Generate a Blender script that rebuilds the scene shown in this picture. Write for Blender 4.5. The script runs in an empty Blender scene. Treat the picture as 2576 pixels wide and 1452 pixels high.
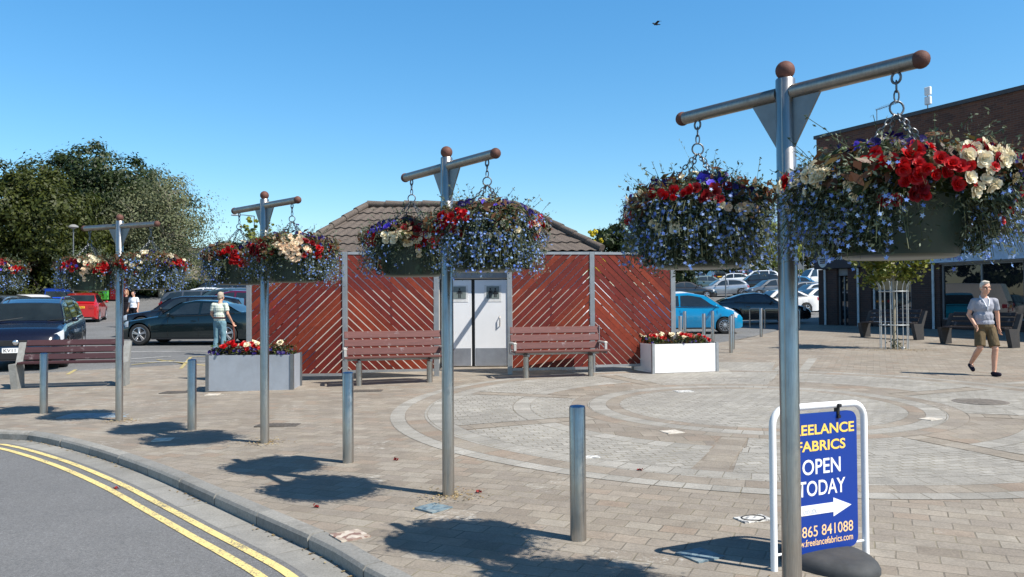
import bpy, bmesh, math, random
import numpy as np
from mathutils import Vector, Matrix, Euler

# ------------------------------------------------------------------ camera, sky, sun, exposure
SC = bpy.context.scene
COL = SC.collection
R = math.radians
FPX, CX, CY = 2040.0, 1288.0, 726.0          # focal length and centre in 2576 x 1452 picture units
PITCH, ROLL, EYE = 1.1, -0.4, 1.6
cd = bpy.data.cameras.new('camera')
cam = bpy.data.objects.new('camera', cd)
COL.objects.link(cam)
CAMM = Matrix.Rotation(R(90 + PITCH), 3, 'X') @ Matrix.Rotation(R(ROLL), 3, 'Z')
cam.matrix_world = Matrix.Translation((0, 0, EYE)) @ CAMM.to_4x4()
cd.sensor_width = 36
cd.lens = 36 * FPX / 2576
cd.clip_start = 0.05
cd.clip_end = 3000
SC.camera = cam
SUN = Vector((0.70, -0.41, 1.0)).normalized()
wd = bpy.data.worlds.new('World')
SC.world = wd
wd.use_nodes = True
wn = wd.node_tree.nodes
wl = wd.node_tree.links
for n in list(wn):
    wn.remove(n)
sky = wn.new('ShaderNodeTexSky')
sky.sky_type = 'NISHITA'
sky.sun_disc = False
sky.sun_elevation = math.asin(SUN.z)
sky.sun_rotation = math.atan2(SUN.x, SUN.y)
sky.air_density = 1.0
sky.dust_density = 0.35
sky.ozone_density = 3.0
hs = wn.new('ShaderNodeHueSaturation')
hs.inputs['Saturation'].default_value = 1.28
hs.inputs['Hue'].default_value = 0.492
bg = wn.new('ShaderNodeBackground')
bg.inputs['Strength'].default_value = 0.118
wo = wn.new('ShaderNodeOutputWorld')
wl.new(sky.outputs[0], hs.inputs['Color'])
# low sky brightened, unseen zenith dimmed to cut fill light in shadows
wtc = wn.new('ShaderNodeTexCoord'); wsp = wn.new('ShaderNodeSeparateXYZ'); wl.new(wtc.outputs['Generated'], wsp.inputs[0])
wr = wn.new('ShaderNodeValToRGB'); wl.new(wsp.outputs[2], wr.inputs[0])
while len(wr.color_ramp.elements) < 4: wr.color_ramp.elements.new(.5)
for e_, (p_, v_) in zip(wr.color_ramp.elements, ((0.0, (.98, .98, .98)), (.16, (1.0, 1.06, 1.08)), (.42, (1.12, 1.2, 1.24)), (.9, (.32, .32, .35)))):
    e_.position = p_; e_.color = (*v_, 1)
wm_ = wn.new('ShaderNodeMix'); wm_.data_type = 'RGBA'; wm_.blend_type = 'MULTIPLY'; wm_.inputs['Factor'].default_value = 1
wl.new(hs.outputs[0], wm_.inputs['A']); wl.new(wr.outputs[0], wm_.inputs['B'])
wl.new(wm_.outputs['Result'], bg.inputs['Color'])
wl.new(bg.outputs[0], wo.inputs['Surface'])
ld = bpy.data.lights.new('sun', 'SUN')
ld.energy = 5.0
ld.angle = R(0.5)
ld.color = (1.0, 0.95, 0.87)
sun = bpy.data.objects.new('sun', ld)
COL.objects.link(sun)
sun.rotation_euler = SUN.to_track_quat('Z', 'Y').to_euler()
SC.view_settings.view_transform = 'Standard'
SC.view_settings.look = 'None'
SC.view_settings.gamma = 1.0
SC.view_settings.exposure = 0.5
SC.cycles.max_bounces = 6

# ------------------------------------------------------------------ measuring helpers
def cl(v, a, b):
    return max(a, min(b, v))
def zg(x, y):
    """height of the ground: level along the kerb, rising gently towards the car park"""
    t = cl(-x / 6.0, 0, 1)
    y0 = 5 + 6.8 * t
    s = 0.018 + 0.011 * t
    z = s * max(0.0, y - y0)
    z += 0.015 * max(0.0, x - 4) * cl((y - 10) / 15, 0, 1) if x < 30 else 0.39 * cl((y - 10) / 15, 0, 1)
    z += 0.055 * t * (cl(y, 44, 60) - 44) + 0.045 * max(0.0, min(y, 95) - 52)
    return z
def ray(px, py):
    return (CAMM @ Vector(((px - CX) / FPX, -(py - CY) / FPX, -1.0)))
def at(px, py, Y):
    d = ray(px, py)
    t = Y / d.y
    return Vector((d.x * t, Y, EYE + d.z * t))
def gp(px, py):
    """point of the ground seen at a picture position"""
    d = ray(px, py)
    lo = 1.0
    for i in range(3000):
        hi = lo + 0.05
        if EYE + d.z / d.y * hi <= zg(d.x / d.y * hi, hi):
            break
        lo = hi
    y = lo
    return Vector((d.x / d.y * y, y, zg(d.x / d.y * y, y)))
def xat(px, Y):
    return at(px, 770, Y).x
def gxy(x, y, dz=0):
    return Vector((x, y, zg(x, y) + dz))

# ------------------------------------------------------------------ mesh builder
class MB:
    def __init__(s):
        s.v = []; s.f = []; s.m = []; s.mi = 0
    def add(s, vs, fs, M=None):
        b = len(s.v)
        s.v += [tuple(M @ Vector(p)) if M is not None else tuple(p) for p in vs]
        s.f += [tuple(b + i for i in f) for f in fs]
        s.m += [s.mi] * len(fs)
        return s
    def box(s, c, d, M=None, bev=0.0):
        x, y, z = d[0] / 2, d[1] / 2, d[2] / 2
        T = Matrix.Translation(c)
        T = M @ T if M is not None else T
        if bev <= 0:
            vs = [(i * x, j * y, k * z) for k in (-1, 1) for j in (-1, 1) for i in (-1, 1)]
            fs = [(0, 2, 3, 1), (4, 5, 7, 6), (0, 1, 5, 4), (2, 6, 7, 3), (0, 4, 6, 2), (1, 3, 7, 5)]
            return s.add(vs, fs, T)
        b = min(bev, x * .9, y * .9, z * .9)
        vs = []; idx = {}
        for k in (-1, 1):
            for j in (-1, 1):
                for i in (-1, 1):
                    for a in range(3):
                        p = [i * (x - b), j * (y - b), k * (z - b)]
                        p[a] = (i * x, j * y, k * z)[a]
                        idx[(i, j, k, a)] = len(vs); vs.append(p)
        fs = []
        for sg in (-1, 1):
            q = [(sg, j, k) for j, k in ((-1, -1), (1, -1), (1, 1), (-1, 1))]
            fs.append([idx[(a, b_, c_, 0)] for a, b_, c_ in (q if sg > 0 else q[::-1])])
            q = [(i, sg, k) for i, k in ((-1, -1), (1, -1), (1, 1), (-1, 1))]
            fs.append([idx[(a, b_, c_, 1)] for a, b_, c_ in (q[::-1] if sg > 0 else q)])
            q = [(i, j, sg) for i, j in ((-1, -1), (1, -1), (1, 1), (-1, 1))]
            fs.append([idx[(a, b_, c_, 2)] for a, b_, c_ in (q if sg > 0 else q[::-1])])
            for t in (-1, 1):
                fs.append([idx[(sg, t, -1, 0)], idx[(sg, t, -1, 1)], idx[(sg, t, 1, 1)], idx[(sg, t, 1, 0)]])
                fs.append([idx[(sg, -1, t, 0)], idx[(sg, -1, t, 2)], idx[(sg, 1, t, 2)], idx[(sg, 1, t, 0)]])
                fs.append([idx[(-1, sg, t, 1)], idx[(-1, sg, t, 2)], idx[(1, sg, t, 2)], idx[(1, sg, t, 1)]])
        for k in (-1, 1):
            for j in (-1, 1):
                for i in (-1, 1):
                    fs.append([idx[(i, j, k, a)] for a in range(3)])
        return s.add(vs, fs, T)
    def tube(s, pts, rad, n=12, cap=True, M=None, closed=False):
        pts = [Vector(p) for p in pts]
        if not isinstance(rad, (list, tuple)):
            rad = [rad] * len(pts)
        vs = []; fs = []
        up = None
        N = len(pts)
        for i, p in enumerate(pts):
            if closed:
                t = (pts[(i + 1) % N] - pts[i - 1]).normalized()
            else:
                t = (pts[min(i + 1, N - 1)] - pts[max(i - 1, 0)]).normalized()
            if up is None:
                a = Vector((0, 0, 1)) if abs(t.z) < .9 else Vector((1, 0, 0))
                up = (a - t * a.dot(t)).normalized()
            else:
                up = (up - t * up.dot(t)).normalized()
            sd = t.cross(up)
            for k in range(n):
                a = 2 * math.pi * k / n
                vs.append(p + (up * math.cos(a) + sd * math.sin(a)) * rad[i])
        for i in range(N if closed else N - 1):
            for k in range(n):
                a, b = i * n + k, i * n + (k + 1) % n
                c, d = ((i + 1) % N) * n + (k + 1) % n, ((i + 1) % N) * n + k
                fs.append((a, d, c, b))
        if cap and not closed:
            fs.append(tuple(range(n)))
            fs.append(tuple((N - 1) * n + k for k in reversed(range(n))))
        return s.add(vs, fs, M)
    def cyl(s, p0, p1, r0, r1=None, n=16, M=None):
        return s.tube([p0, p1], [r0, r0 if r1 is None else r1], n, True, M)
    def lathe(s, prof, n=24, M=None):
        """profile of (r, z) pairs about z; bottom to top"""
        vs = []; fs = []
        for r, z in prof:
            for k in range(n):
                a = 2 * math.pi * k / n
                vs.append((r * math.cos(a), r * math.sin(a), z))
        for i in range(len(prof) - 1):
            for k in range(n):
                fs.append((i * n + k, i * n + (k + 1) % n, (i + 1) * n + (k + 1) % n, (i + 1) * n + k))
        if prof[0][0] > 1e-4: fs.append(tuple(reversed(range(n))))
        if prof[-1][0] > 1e-4: fs.append(tuple((len(prof) - 1) * n + k for k in range(n)))
        return s.add(vs, fs, M)
    def ball(s, c, r, n=16, M=None):
        if not isinstance(r, (list, tuple)): r = (r, r, r)
        T = Matrix.Translation(c) @ Matrix.Diagonal((r[0], r[1], r[2], 1))
        if M is not None: T = M @ T
        m = n // 2
        prof = [(max(1e-5, math.sin(math.pi * i / m)), -math.cos(math.pi * i / m)) for i in range(m + 1)]
        return s.lathe(prof, n, T)
    def prism(s, poly, h, M=None):
        """polygon in xy (counter-clockwise) raised from z=0 to z=h"""
        n = len(poly)
        vs = [(p[0], p[1], 0) for p in poly] + [(p[0], p[1], h) for p in poly]
        fs = [tuple(reversed(range(n))), tuple(range(n, 2 * n))] + [(i, (i + 1) % n, n + (i + 1) % n, n + i) for i in range(n)]
        return s.add(vs, fs, M)
    def grid(s, P, flip=False):
        """rows of points"""
        a, b = len(P), len(P[0])
        fs = []
        for i in range(a - 1):
            for j in range(b - 1):
                q = (i * b + j, i * b + j + 1, (i + 1) * b + j + 1, (i + 1) * b + j)
                fs.append(q[::-1] if flip else q)
        return s.add([p for r in P for p in r], fs)
    def build(s, name, mat, parent=None, smooth=35, loc=None):
        me = bpy.data.meshes.new(name)
        me.from_pydata(s.v, [], s.f)
        ms = mat if isinstance(mat, (list, tuple)) else [mat]
        for m in ms: me.materials.append(m)
        if len(ms) > 1: me.polygons.foreach_set('material_index', s.m)
        if smooth:
            me.polygons.foreach_set('use_smooth', [True] * len(s.f))
            me.set_sharp_from_angle(angle=R(smooth))
        me.update()
        return link(name, me, parent, loc)

def link(name, data, parent=None, loc=None):
    o = bpy.data.objects.new(name, data)
    COL.objects.link(o)
    if parent is not None: o.parent = parent
    if loc is not None: o.location = loc
    return o
def tag(o, label, cat, group=None, kind=None):
    o['label'] = label; o['category'] = cat
    if group: o['group'] = group
    if kind: o['kind'] = kind
    return o
def thing(name, label, cat, loc=(0, 0, 0), rz=0.0, group=None):
    o = bpy.data.objects.new(name, None)
    COL.objects.link(o)
    o.empty_display_size = .1
    o.location = loc; o.rotation_euler = (0, 0, rz)
    return tag(o, label, cat, group)
def struct(o):
    o['kind'] = 'structure'
    return o
def copy_tree(o, parent=None):
    c = o.copy(); COL.objects.link(c)
    if parent is not None:
        c.parent = parent
        c.matrix_parent_inverse = o.matrix_parent_inverse.copy()
    for ch in o.children: copy_tree(ch, c)
    return c

def facemesh(name, V, k, mat):
    """many separate k-gons from an (n*k, 3) array"""
    V = np.asarray(V, dtype=np.float32)
    n = len(V) // k
    me = bpy.data.meshes.new(name)
    me.vertices.add(n * k); me.vertices.foreach_set('co', V.ravel())
    me.loops.add(n * k); me.loops.foreach_set('vertex_index', np.arange(n * k, dtype=np.int32))
    me.polygons.add(n); me.polygons.foreach_set('loop_start', np.arange(0, n * k, k, dtype=np.int32))
    me.update(calc_edges=True); me.validate()
    for m in (mat if isinstance(mat, (list, tuple)) else [mat]): me.materials.append(m)
    return me
RNG = np.random.default_rng(7)
def unit(a):
    return a / np.maximum(1e-9, np.linalg.norm(a, axis=1, keepdims=True))
def leaves(C, L, W, up=0.5, nrm=None, fold=0.0, jit=.35):
    """rhombic leaves: centres C, length L, width W"""
    n = len(C)
    N = RNG.normal(size=(n, 3)); N = unit(N)
    if nrm is not None: N = unit(N * .9 + nrm)
    N[:, 2] += up; N = unit(N)
    A = unit(np.cross(N, RNG.normal(size=(n, 3))))
    B = np.cross(N, A)
    s = 1 + jit * RNG.uniform(-1, 1, (n, 1))
    l = L * s / 2; w = W * s / 2
    P = np.stack([C - A * l, C + B * w - A * l * .1 + N * fold * w, C + A * l, C - B * w - A * l * .1 + N * fold * w], 1)
    return P.reshape(-1, 3)

# ------------------------------------------------------------------ materials
def nt(name):
    m = bpy.data.materials.new(name); m.use_nodes = True
    t = m.node_tree
    b = t.nodes['Principled BSDF']
    return m, t.nodes, t.links, b
def rgba(c): return (c[0], c[1], c[2], 1)
def S(r, g, b):
    """sRGB bytes to linear"""
    return tuple(((v / 255) / 12.92 if v / 255 <= .04045 else ((v / 255 + .055) / 1.055) ** 2.4) for v in (r, g, b))
def mix(c, k): return tuple(v * k for v in c)
def coord(n, l, scale=(1, 1, 1), kind='Object'):
    tc = n.new('ShaderNodeTexCoord'); mp = n.new('ShaderNodeMapping')
    mp.inputs['Scale'].default_value = scale
    l.new(tc.outputs[kind], mp.inputs['Vector'])
    return mp.outputs[0]
def noise(n, l, vec, scale, detail=4, rough=.6):
    t = n.new('ShaderNodeTexNoise'); t.inputs['Scale'].default_value = scale
    t.inputs['Detail'].default_value = detail; t.inputs['Roughness'].default_value = rough
    if vec is not None: l.new(vec, t.inputs['Vector'])
    return t.outputs['Fac']
def ramp(n, l, fac, stops):
    r = n.new('ShaderNodeValToRGB')
    while len(r.color_ramp.elements) < len(stops): r.color_ramp.elements.new(.5)
    for e, (p, c) in zip(r.color_ramp.elements, stops):
        e.position = p; e.color = rgba(c)
    l.new(fac, r.inputs[0])
    return r.outputs[0]
def mixc(n, l, fac, a, b, mode='MIX'):
    m = n.new('ShaderNodeMix'); m.data_type = 'RGBA'; m.blend_type = mode
    for s_, v in ((m.inputs['Factor'], fac), (m.inputs['A'], a), (m.inputs['B'], b)):
        if hasattr(v, 'links'): l.new(v, s_)
        elif isinstance(v, (int, float)): s_.default_value = v
        else: s_.default_value = rgba(v)
    return m.outputs['Result']
def math_(n, l, op, a, b=0.0, c=None):
    m = n.new('ShaderNodeMath'); m.operation = op
    for s_, v in zip(m.inputs, (a, b, c)):
        if v is None: continue
        if hasattr(v, 'links'): l.new(v, s_)
        else: s_.default_value = v
    return m.outputs[0]
def bump(n, l, b, h, strength=.3, dist=.01):
    k = n.new('ShaderNodeBump'); k.inputs['Strength'].default_value = strength; k.inputs['Distance'].default_value = dist
    l.new(h, k.inputs['Height']); l.new(k.outputs[0], b.inputs['Normal'])
CACHE = {}
def plain(name, c, rough=.6, metal=0.0, var=.18, scale=6, bmp=.15, coat=0.0, spec=.5, dirt=0.0):
    if name in CACHE: return CACHE[name]
    m, n, l, b = nt(name)
    v = coord(n, l)
    f = noise(n, l, v, scale, 5)
    col = ramp(n, l, f, [(.3, mix(c, 1 - var)), (.7, mix(c, 1 + var))])
    if dirt:
        f2 = noise(n, l, v, scale * .35, 6, .7)
        col = mixc(n, l, ramp(n, l, f2, [(.45, (0, 0, 0)), (.75, (dirt, dirt, dirt))]), col, (.09, .075, .055))
    l.new(col, b.inputs['Base Color'])
    b.inputs['Roughness'].default_value = rough
    b.inputs['Metallic'].default_value = metal
    b.inputs['Specular IOR Level'].default_value = spec
    if coat: b.inputs['Coat Weight'].default_value = coat; b.inputs['Coat Roughness'].default_value = .04
    if bmp: bump(n, l, b, noise(n, l, v, scale * 9, 4), bmp, .004)
    CACHE[name] = m
    return m
def foliage(name, stops, rough=.55, trans=.3, spec=.35):
    """leaves: every leaf its own shade"""
    if name in CACHE: return CACHE[name]
    m, n, l, b = nt(name)
    g = n.new('ShaderNodeNewGeometry')
    col = ramp(n, l, g.outputs['Random Per Island'], stops)
    l.new(col, b.inputs['Base Color'])
    b.inputs['Roughness'].default_value = rough
    b.inputs['Specular IOR Level'].default_value = spec
    if trans:
        t = n.new('ShaderNodeBsdfTranslucent'); l.new(col, t.inputs['Color'])
        x = n.new('ShaderNodeMixShader'); x.inputs[0].default_value = trans
        l.new(b.outputs[0], x.inputs[1]); l.new(t.outputs[0], x.inputs[2])
        l.new(x.outputs[0], n['Material Output'].inputs['Surface'])
    CACHE[name] = m
    return m
def paint(name, c, rough=.25, flake=0.0):
    if name in CACHE: return CACHE[name]
    m, n, l, b = nt(name)
    v = coord(n, l)
    f = noise(n, l, v, 2.2, 5)
    l.new(ramp(n, l, f, [(.25, mix(c, .9)), (.8, mix(c, 1.08))]), b.inputs['Base Color'])
    b.inputs['Roughness'].default_value = rough
    b.inputs['Metallic'].default_value = flake
    b.inputs['Coat Weight'].default_value = 1; b.inputs['Coat Roughness'].default_value = .03
    CACHE[name] = m
    return m
def steel(name, c=(.42, .42, .42), rough=.3, dirt=.35):
    if name in CACHE: return CACHE[name]
    m, n, l, b = nt(name)
    v = coord(n, l, (60, 60, 3))
    v2 = coord(n, l)
    f = noise(n, l, v, 3, 5)
    f2 = noise(n, l, v2, 4, 6, .7)
    col = ramp(n, l, f, [(.3, mix(c, .82)), (.7, mix(c, 1.12))])
    col = mixc(n, l, ramp(n, l, f2, [(.5, (0, 0, 0)), (.75, (dirt, dirt, dirt))]), col, (.13, .11, .09))
    l.new(col, b.inputs['Base Color'])
    b.inputs['Metallic'].default_value = .95
    l.new(ramp(n, l, f2, [(.3, (rough * .8,) * 3), (.75, (rough * 1.5,) * 3)]), b.inputs['Roughness'])
    bump(n, l, b, f, .06, .002)
    CACHE[name] = m
    return m
def glass(name, c=(.02, .025, .03), rough=.03):
    if name in CACHE: return CACHE[name]
    m, n, l, b = nt(name)
    v = coord(n, l)
    f = noise(n, l, v, 1.3, 3)
    l.new(ramp(n, l, f, [(.3, mix(c, .7)), (.7, mix(c, 1.5))]), b.inputs['Base Color'])
    b.inputs['Roughness'].default_value = rough
    b.inputs['Specular IOR Level'].default_value = .9
    b.inputs['IOR'].default_value = 1.6
    CACHE[name] = m
    return m
def asphalt(name, c, sc=1.0, patch=.12):
    m, n, l, b = nt(name)
    v = coord(n, l)
    f = noise(n, l, v, 130 * sc, 3, .7)
    f2 = noise(n, l, v, .55, 6, .65)
    f4 = noise(n, l, v, 48 * sc, 4, .8); f5 = noise(n, l, v, .9, 6, .75)
    f3 = noise(n, l, v, 9, 5, .7)
    col = ramp(n, l, f, [(.28, mix(c, .5)), (.5, c), (.66, mix(c, 1.35)), (.8, mix(c, 2.1))])
    col = mixc(n, l, 1.0, col, ramp(n, l, f2, [(.3, (1 - patch,) * 3), (.7, (1 + patch,) * 3)]), 'MULTIPLY')
    col = mixc(n, l, 1.0, col, ramp(n, l, f3, [(.3, (.9,) * 3), (.7, (1.08,) * 3)]), 'MULTIPLY')
    col = mixc(n, l, 1.0, col, ramp(n, l, f4, [(.3, (.62,) * 3), (.52, (1,) * 3), (.7, (1.45,) * 3)]), 'MULTIPLY')
    col = mixc(n, l, ramp(n, l, f5, [(.60, (0, 0, 0)), (.74, (.55,) * 3)]), col, mix(c, .55))
    l.new(col, b.inputs['Base Color'])
    b.inputs['Roughness'].default_value = .85
    bump(n, l, b, f, .5, .006)
    return m
def pavers(name, cols, bw, bh, mortar, uv=True, off=.5, rot=0.0, joint=(.125, .108, .082), var=.5, rows=2):
    """block paving"""
    m, n, l, b = nt(name)
    tc = n.new('ShaderNodeTexCoord'); mp = n.new('ShaderNodeMapping')
    l.new(tc.outputs['UV' if uv else 'Object'], mp.inputs['Vector'])
    mp.inputs['Rotation'].default_value = (0, 0, rot)
    # wobble the joints a little
    nz = n.new('ShaderNodeTexNoise'); nz.inputs['Scale'].default_value = 2.5
    l.new(mp.outputs[0], nz.inputs['Vector'])
    vm = n.new('ShaderNodeVectorMath'); vm.operation = 'MULTIPLY_ADD'
    l.new(nz.outputs['Color'], vm.inputs[0]); vm.inputs[1].default_value = (.035, .035, 0); l.new(mp.outputs[0], vm.inputs[2])
    t = n.new('ShaderNodeTexBrick')
    l.new(vm.outputs[0], t.inputs['Vector'])
    t.offset = off; t.offset_frequency = rows; t.squash = 1
    t.inputs['Scale'].default_value = 1
    t.inputs['Brick Width'].default_value = bw; t.inputs['Row Height'].default_value = bh
    t.inputs['Mortar Size'].default_value = mortar; t.inputs['Mortar Smooth'].default_value = .3; t.inputs['Bias'].default_value = 0
    t.inputs['Color1'].default_value = (0, 0, 0, 1); t.inputs['Color2'].default_value = (1, 1, 1, 1)
    t.inputs['Mortar'].default_value = (.5, .5, .5, 1)
    col = ramp(n, l, t.outputs['Color'], [(i / max(1, len(cols) - 1), c) for i, c in enumerate(cols)])
    ov = coord(n, l)
    f1 = noise(n, l, ov, 60, 4, .7); f2 = noise(n, l, ov, .8, 6, .7); f3 = noise(n, l, ov, 4.5, 5, .7)
    col = mixc(n, l, 1.0, col, ramp(n, l, f1, [(.25, (.72,) * 3), (.75, (1.25,) * 3)]), 'MULTIPLY')
    col = mixc(n, l, 1.0, col, ramp(n, l, f2, [(.3, (.8, .79, .78)), (.72, (1.16, 1.16, 1.15))]), 'MULTIPLY')
    col = mixc(n, l, 1.0, col, ramp(n, l, f3, [(.3, (.86,) * 3), (.7, (1.1,) * 3)]), 'MULTIPLY')
    vg = n.new('ShaderNodeTexVoronoi'); vg.inputs['Scale'].default_value = 2.1; l.new(ov, vg.inputs['Vector'])
    col = mixc(n, l, ramp(n, l, vg.outputs['Distance'], [(.030, (.55,) * 3), (.055, (0, 0, 0))]), col, (.10, .09, .08))
    sf = math_(n, l, 'MULTIPLY', ramp(n, l, noise(n, l, ov, 1.1, 3, .5), [(.60, (0, 0, 0)), (.66, (1,) * 3)]), ramp(n, l, noise(n, l, ov, 14, 5, .8), [(.52, (0, 0, 0)), (.64, (.7,) * 3)]))
    col = mixc(n, l, sf, col, (.50, .48, .43))
    # joints: partly filled with pale sand, so they come and go
    jf = math_(n, l, 'MULTIPLY', t.outputs['Fac'], ramp(n, l, noise(n, l, ov, 3.2, 5, .75), [(.36, (.12,) * 3), (.58, (1,) * 3)]))
    jc = ramp(n, l, noise(n, l, ov, 1.4, 4), [(.42, joint), (.75, (joint[0] * 2.1, joint[1] * 2.1, joint[2] * 1.7))])
    col = mixc(n, l, jf, col, jc)
    l.new(col, b.inputs['Base Color'])
    b.inputs['Roughness'].default_value = .82
    h = math_(n, l, 'ADD', math_(n, l, 'MULTIPLY', t.outputs['Fac'], -1.0), math_(n, l, 'MULTIPLY', f1, .35))
    bump(n, l, b, h, .55, .008)
    return m

M_post = steel('post_steel', (.43, .40, .365), .32, .2)
M_arm = steel('arm_steel', (.36, .335, .30), .42, .5)
M_galv = plain('galvanised_steel', (.21, .215, .22), .45, .75, .15, 8, .1)
M_frame = plain('screen_frame_steel', (.33, .335, .34), .45, .55, .14, 5, .1)
M_rust = plain('rusted_iron', S(98, 64, 54), .75, .2, .35, 14, .35)
M_chain = plain('chain_steel', (.16, .17, .18), .45, .8, .2, 30, .1)
M_black = plain('black_rubber', (.016, .016, .017), .7, 0, .25, 12, .2)
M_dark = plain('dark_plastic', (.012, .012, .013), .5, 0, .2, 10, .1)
M_white = plain('white_paint', (.78, .79, .8), .45, 0, .05, 3, .04)

# ------------------------------------------------------------------ ground, road, kerb, paving
def catmull(P, step):
    P = [Vector(p) for p in P]
    P = [P[0] * 2 - P[1]] + P + [P[-1] * 2 - P[-2]]
    out = []
    for i in range(1, len(P) - 2):
        for k in range(24):
            t = k / 24
            a, b, c, d = P[i - 1], P[i], P[i + 1], P[i + 2]
            out.append(.5 * ((2 * b) + (-a + c) * t + (2 * a - 5 * b + 4 * c - d) * t * t + (-a + 3 * b - 3 * c + d) * t ** 3))
    out.append(P[-2])
    return resample(out, step)
def resample(P, step=None, n=None):
    d = [0.0]
    for a, b in zip(P, P[1:]): d.append(d[-1] + (b - a).length)
    n = n or max(2, int(d[-1] / step) + 1)
    out = []; j = 0
    for i in range(n):
        t = d[-1] * i / (n - 1)
        while j < len(d) - 2 and d[j + 1] < t: j += 1
        u = (t - d[j]) / max(1e-9, d[j + 1] - d[j])
        out.append(P[j].lerp(P[j + 1], cl(u, 0, 1)))
    return out
kp = [gp(*p) for p in ((985, 1452), (920, 1420), (830, 1370), (720, 1320), (640, 1285), (510, 1228), (385, 1175), (240, 1125), (100, 1092), (0, 1085))]
KERB = [Vector((p[0], p[1])) for p in ((6, -5.5), (3.6, -2), (1.7, 1.1), (.2, 3.5))] + [Vector((p.x, p.y)) for p in kp[::1]] + [Vector(p) for p in ((-9, 11.0), (-14, 11.2), (-30, 11.0))]
KERB = catmull(KERB, .12)
def offset(P, d):
    out = []
    for i, p in enumerate(P):
        t = (P[min(i + 2, len(P) - 1)] - P[max(i - 2, 0)]).normalized()
        out.append(p + Vector((-t.y, t.x)) * d)          # to the left of travel = towards the road when d > 0
    return out
ROADZ = -.10
def strip(P, d0, d1, z, mb, uvs=None, zf=None):
    a, b = offset(P, d0), offset(P, d1)
    rows = [[(p.x, p.y, zg(p.x, p.y) + z), (q.x, q.y, zg(q.x, q.y) + z)] for p, q in zip(a, b)]
    mb.grid(rows, flip=False)
def up_normals(o):
    bm = bmesh.new(); bm.from_mesh(o.data)
    for f in bm.faces:
        f.normal_update()
        if f.normal.z < 0: f.normal_flip()
    bm.to_mesh(o.data); bm.free()
def set_uv(o, fn):
    me = o.data
    uv = me.uv_layers.new(name='UVMap')
    for lp in me.loops:
        uv.data[lp.index].uv = fn(me.vertices[lp.vertex_index].co)

M_asph = asphalt('road_asphalt', (.15, .15, .15))
M_asph2 = asphalt('car_park_asphalt', (.15, .15, .148), .5, .18)
BRN = [S(130, 120, 108), S(144, 135, 122), S(137, 128, 117), S(150, 142, 130), S(141, 126, 111)]
GRY = [S(140, 136, 128), S(156, 152, 144), S(148, 144, 136), S(163, 159, 151)]
M_pave = pavers('brown_block_paving', BRN, .25, .165, .006, rot=R(24))
M_setts = pavers('grey_setts', GRY, .17, .105, .007, rot=R(-12))
M_ringg = pavers('grey_ring_blocks', GRY, .24, .26, .006)
M_ringb = pavers('brown_ring_blocks', BRN, .3, .3, .006)

# car park sheet out to the horizon, dropped out of sight below the paving and the road
FAR = [(34, 34), (16, 35), (11.6, 33.5), (9.5, 29.5), (6.6, 24.6), (4.2, 22.5), (-3, 21.2), (-7.4, 19.6), (-10.9, 17.3), (-16, 16.6), (-30, 16.2)]
FARP = resample([Vector(p) for p in FAR], n=len(KERB))
def axis(lims):
    out = []
    for a, b, s in lims:
        k = a
        while k < b - 1e-6:
            out.append(k); k += s
    out.append(lims[-1][1])
    return out
inner = [Vector((34, -30))] + [Vector(p) for p in FAR] + [Vector((-30, -30))]
def inside(x, y, P):
    c = False
    for i in range(len(P)):
        a, b = P[i], P[i - 1]
        if (a.y > y) != (b.y > y) and x < (b.x - a.x) * (y - a.y) / (b.y - a.y) + a.x: c = not c
    return c
def edge_dist(x, y, P):
    p = Vector((x, y)); m = 1e9
    for a, b in zip(P, P[1:]):
        ab = b - a; t = cl((p - a).dot(ab) / ab.dot(ab), 0, 1)
        m = min(m, (a + ab * t - p).length)
    return m
xs = axis([(-900, -120, 130), (-120, -40, 10), (-40, 40, 1.0), (40, 120, 10), (120, 900, 130)])
ys = axis([(-60, 10, 10), (10, 50, 1.0), (50, 110, 3), (110, 200, 15), (200, 1500, 160)])
FP2 = [Vector(p) for p in FAR]
rows = []
for y in ys:
    r = []
    for x in xs:
        z = zg(x, y)
        if inside(x, y, inner) and edge_dist(x, y, FP2) > .05:
            z -= min(.6, edge_dist(x, y, FP2) * .35)
        r.append((x, y, z - .006))
    rows.append(r)
mb = MB(); mb.grid(rows)
struct(mb.build('ground', M_asph2, smooth=0))

mb = MB()
rows = []
for i, (a, b) in enumerate(zip(offset(KERB, -.125), FARP)):
    r = []
    for j in range(41):
        p = a.lerp(b, (j / 40) ** 1.3)
        r.append((p.x, p.y, zg(p.x, p.y)))
    rows.append(r)
mb.grid(rows, flip=True)
pave = struct(mb.build('pavement', M_pave, smooth=60)); up_normals(pave)
set_uv(pave, lambda c: (c.x, c.y))

# road, gutter and double yellow lines
mb = MB()
far_road = resample([Vector(p) for p in ((4, -9), (-4, -9), (-12, -8), (-30, -4))], n=len(KERB))
rows = []
for a, b in zip(offset(KERB, .25), far_road):
    rows.append([(*a.lerp(b, t / 12), zg(a.x, a.y) * (1 - t / 12) + ROADZ) for t in range(13)])
mb.grid(rows)
road = struct(mb.build('road', M_asph, smooth=60)); up_normals(road)
mb = MB(); strip(KERB, 0, .25, ROADZ + .001, mb)
M_gut = pavers('gutter_concrete', [S(132, 131, 126), S(142, 140, 135), S(150, 148, 142)], .9, 5, .008, off=0, joint=(.13, .12, .1))
gut = struct(mb.build('gutter', M_gut, smooth=60)); up_normals(gut)
L = 0
dist = [0]
for a, b in zip(KERB, KERB[1:]): dist.append(dist[-1] + (b - a).length)
me = gut.data; uv = me.uv_layers.new(name='UVMap')
for lp in me.loops:
    uv.data[lp.index].uv = (dist[lp.vertex_index // 2], 2.5)
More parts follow.
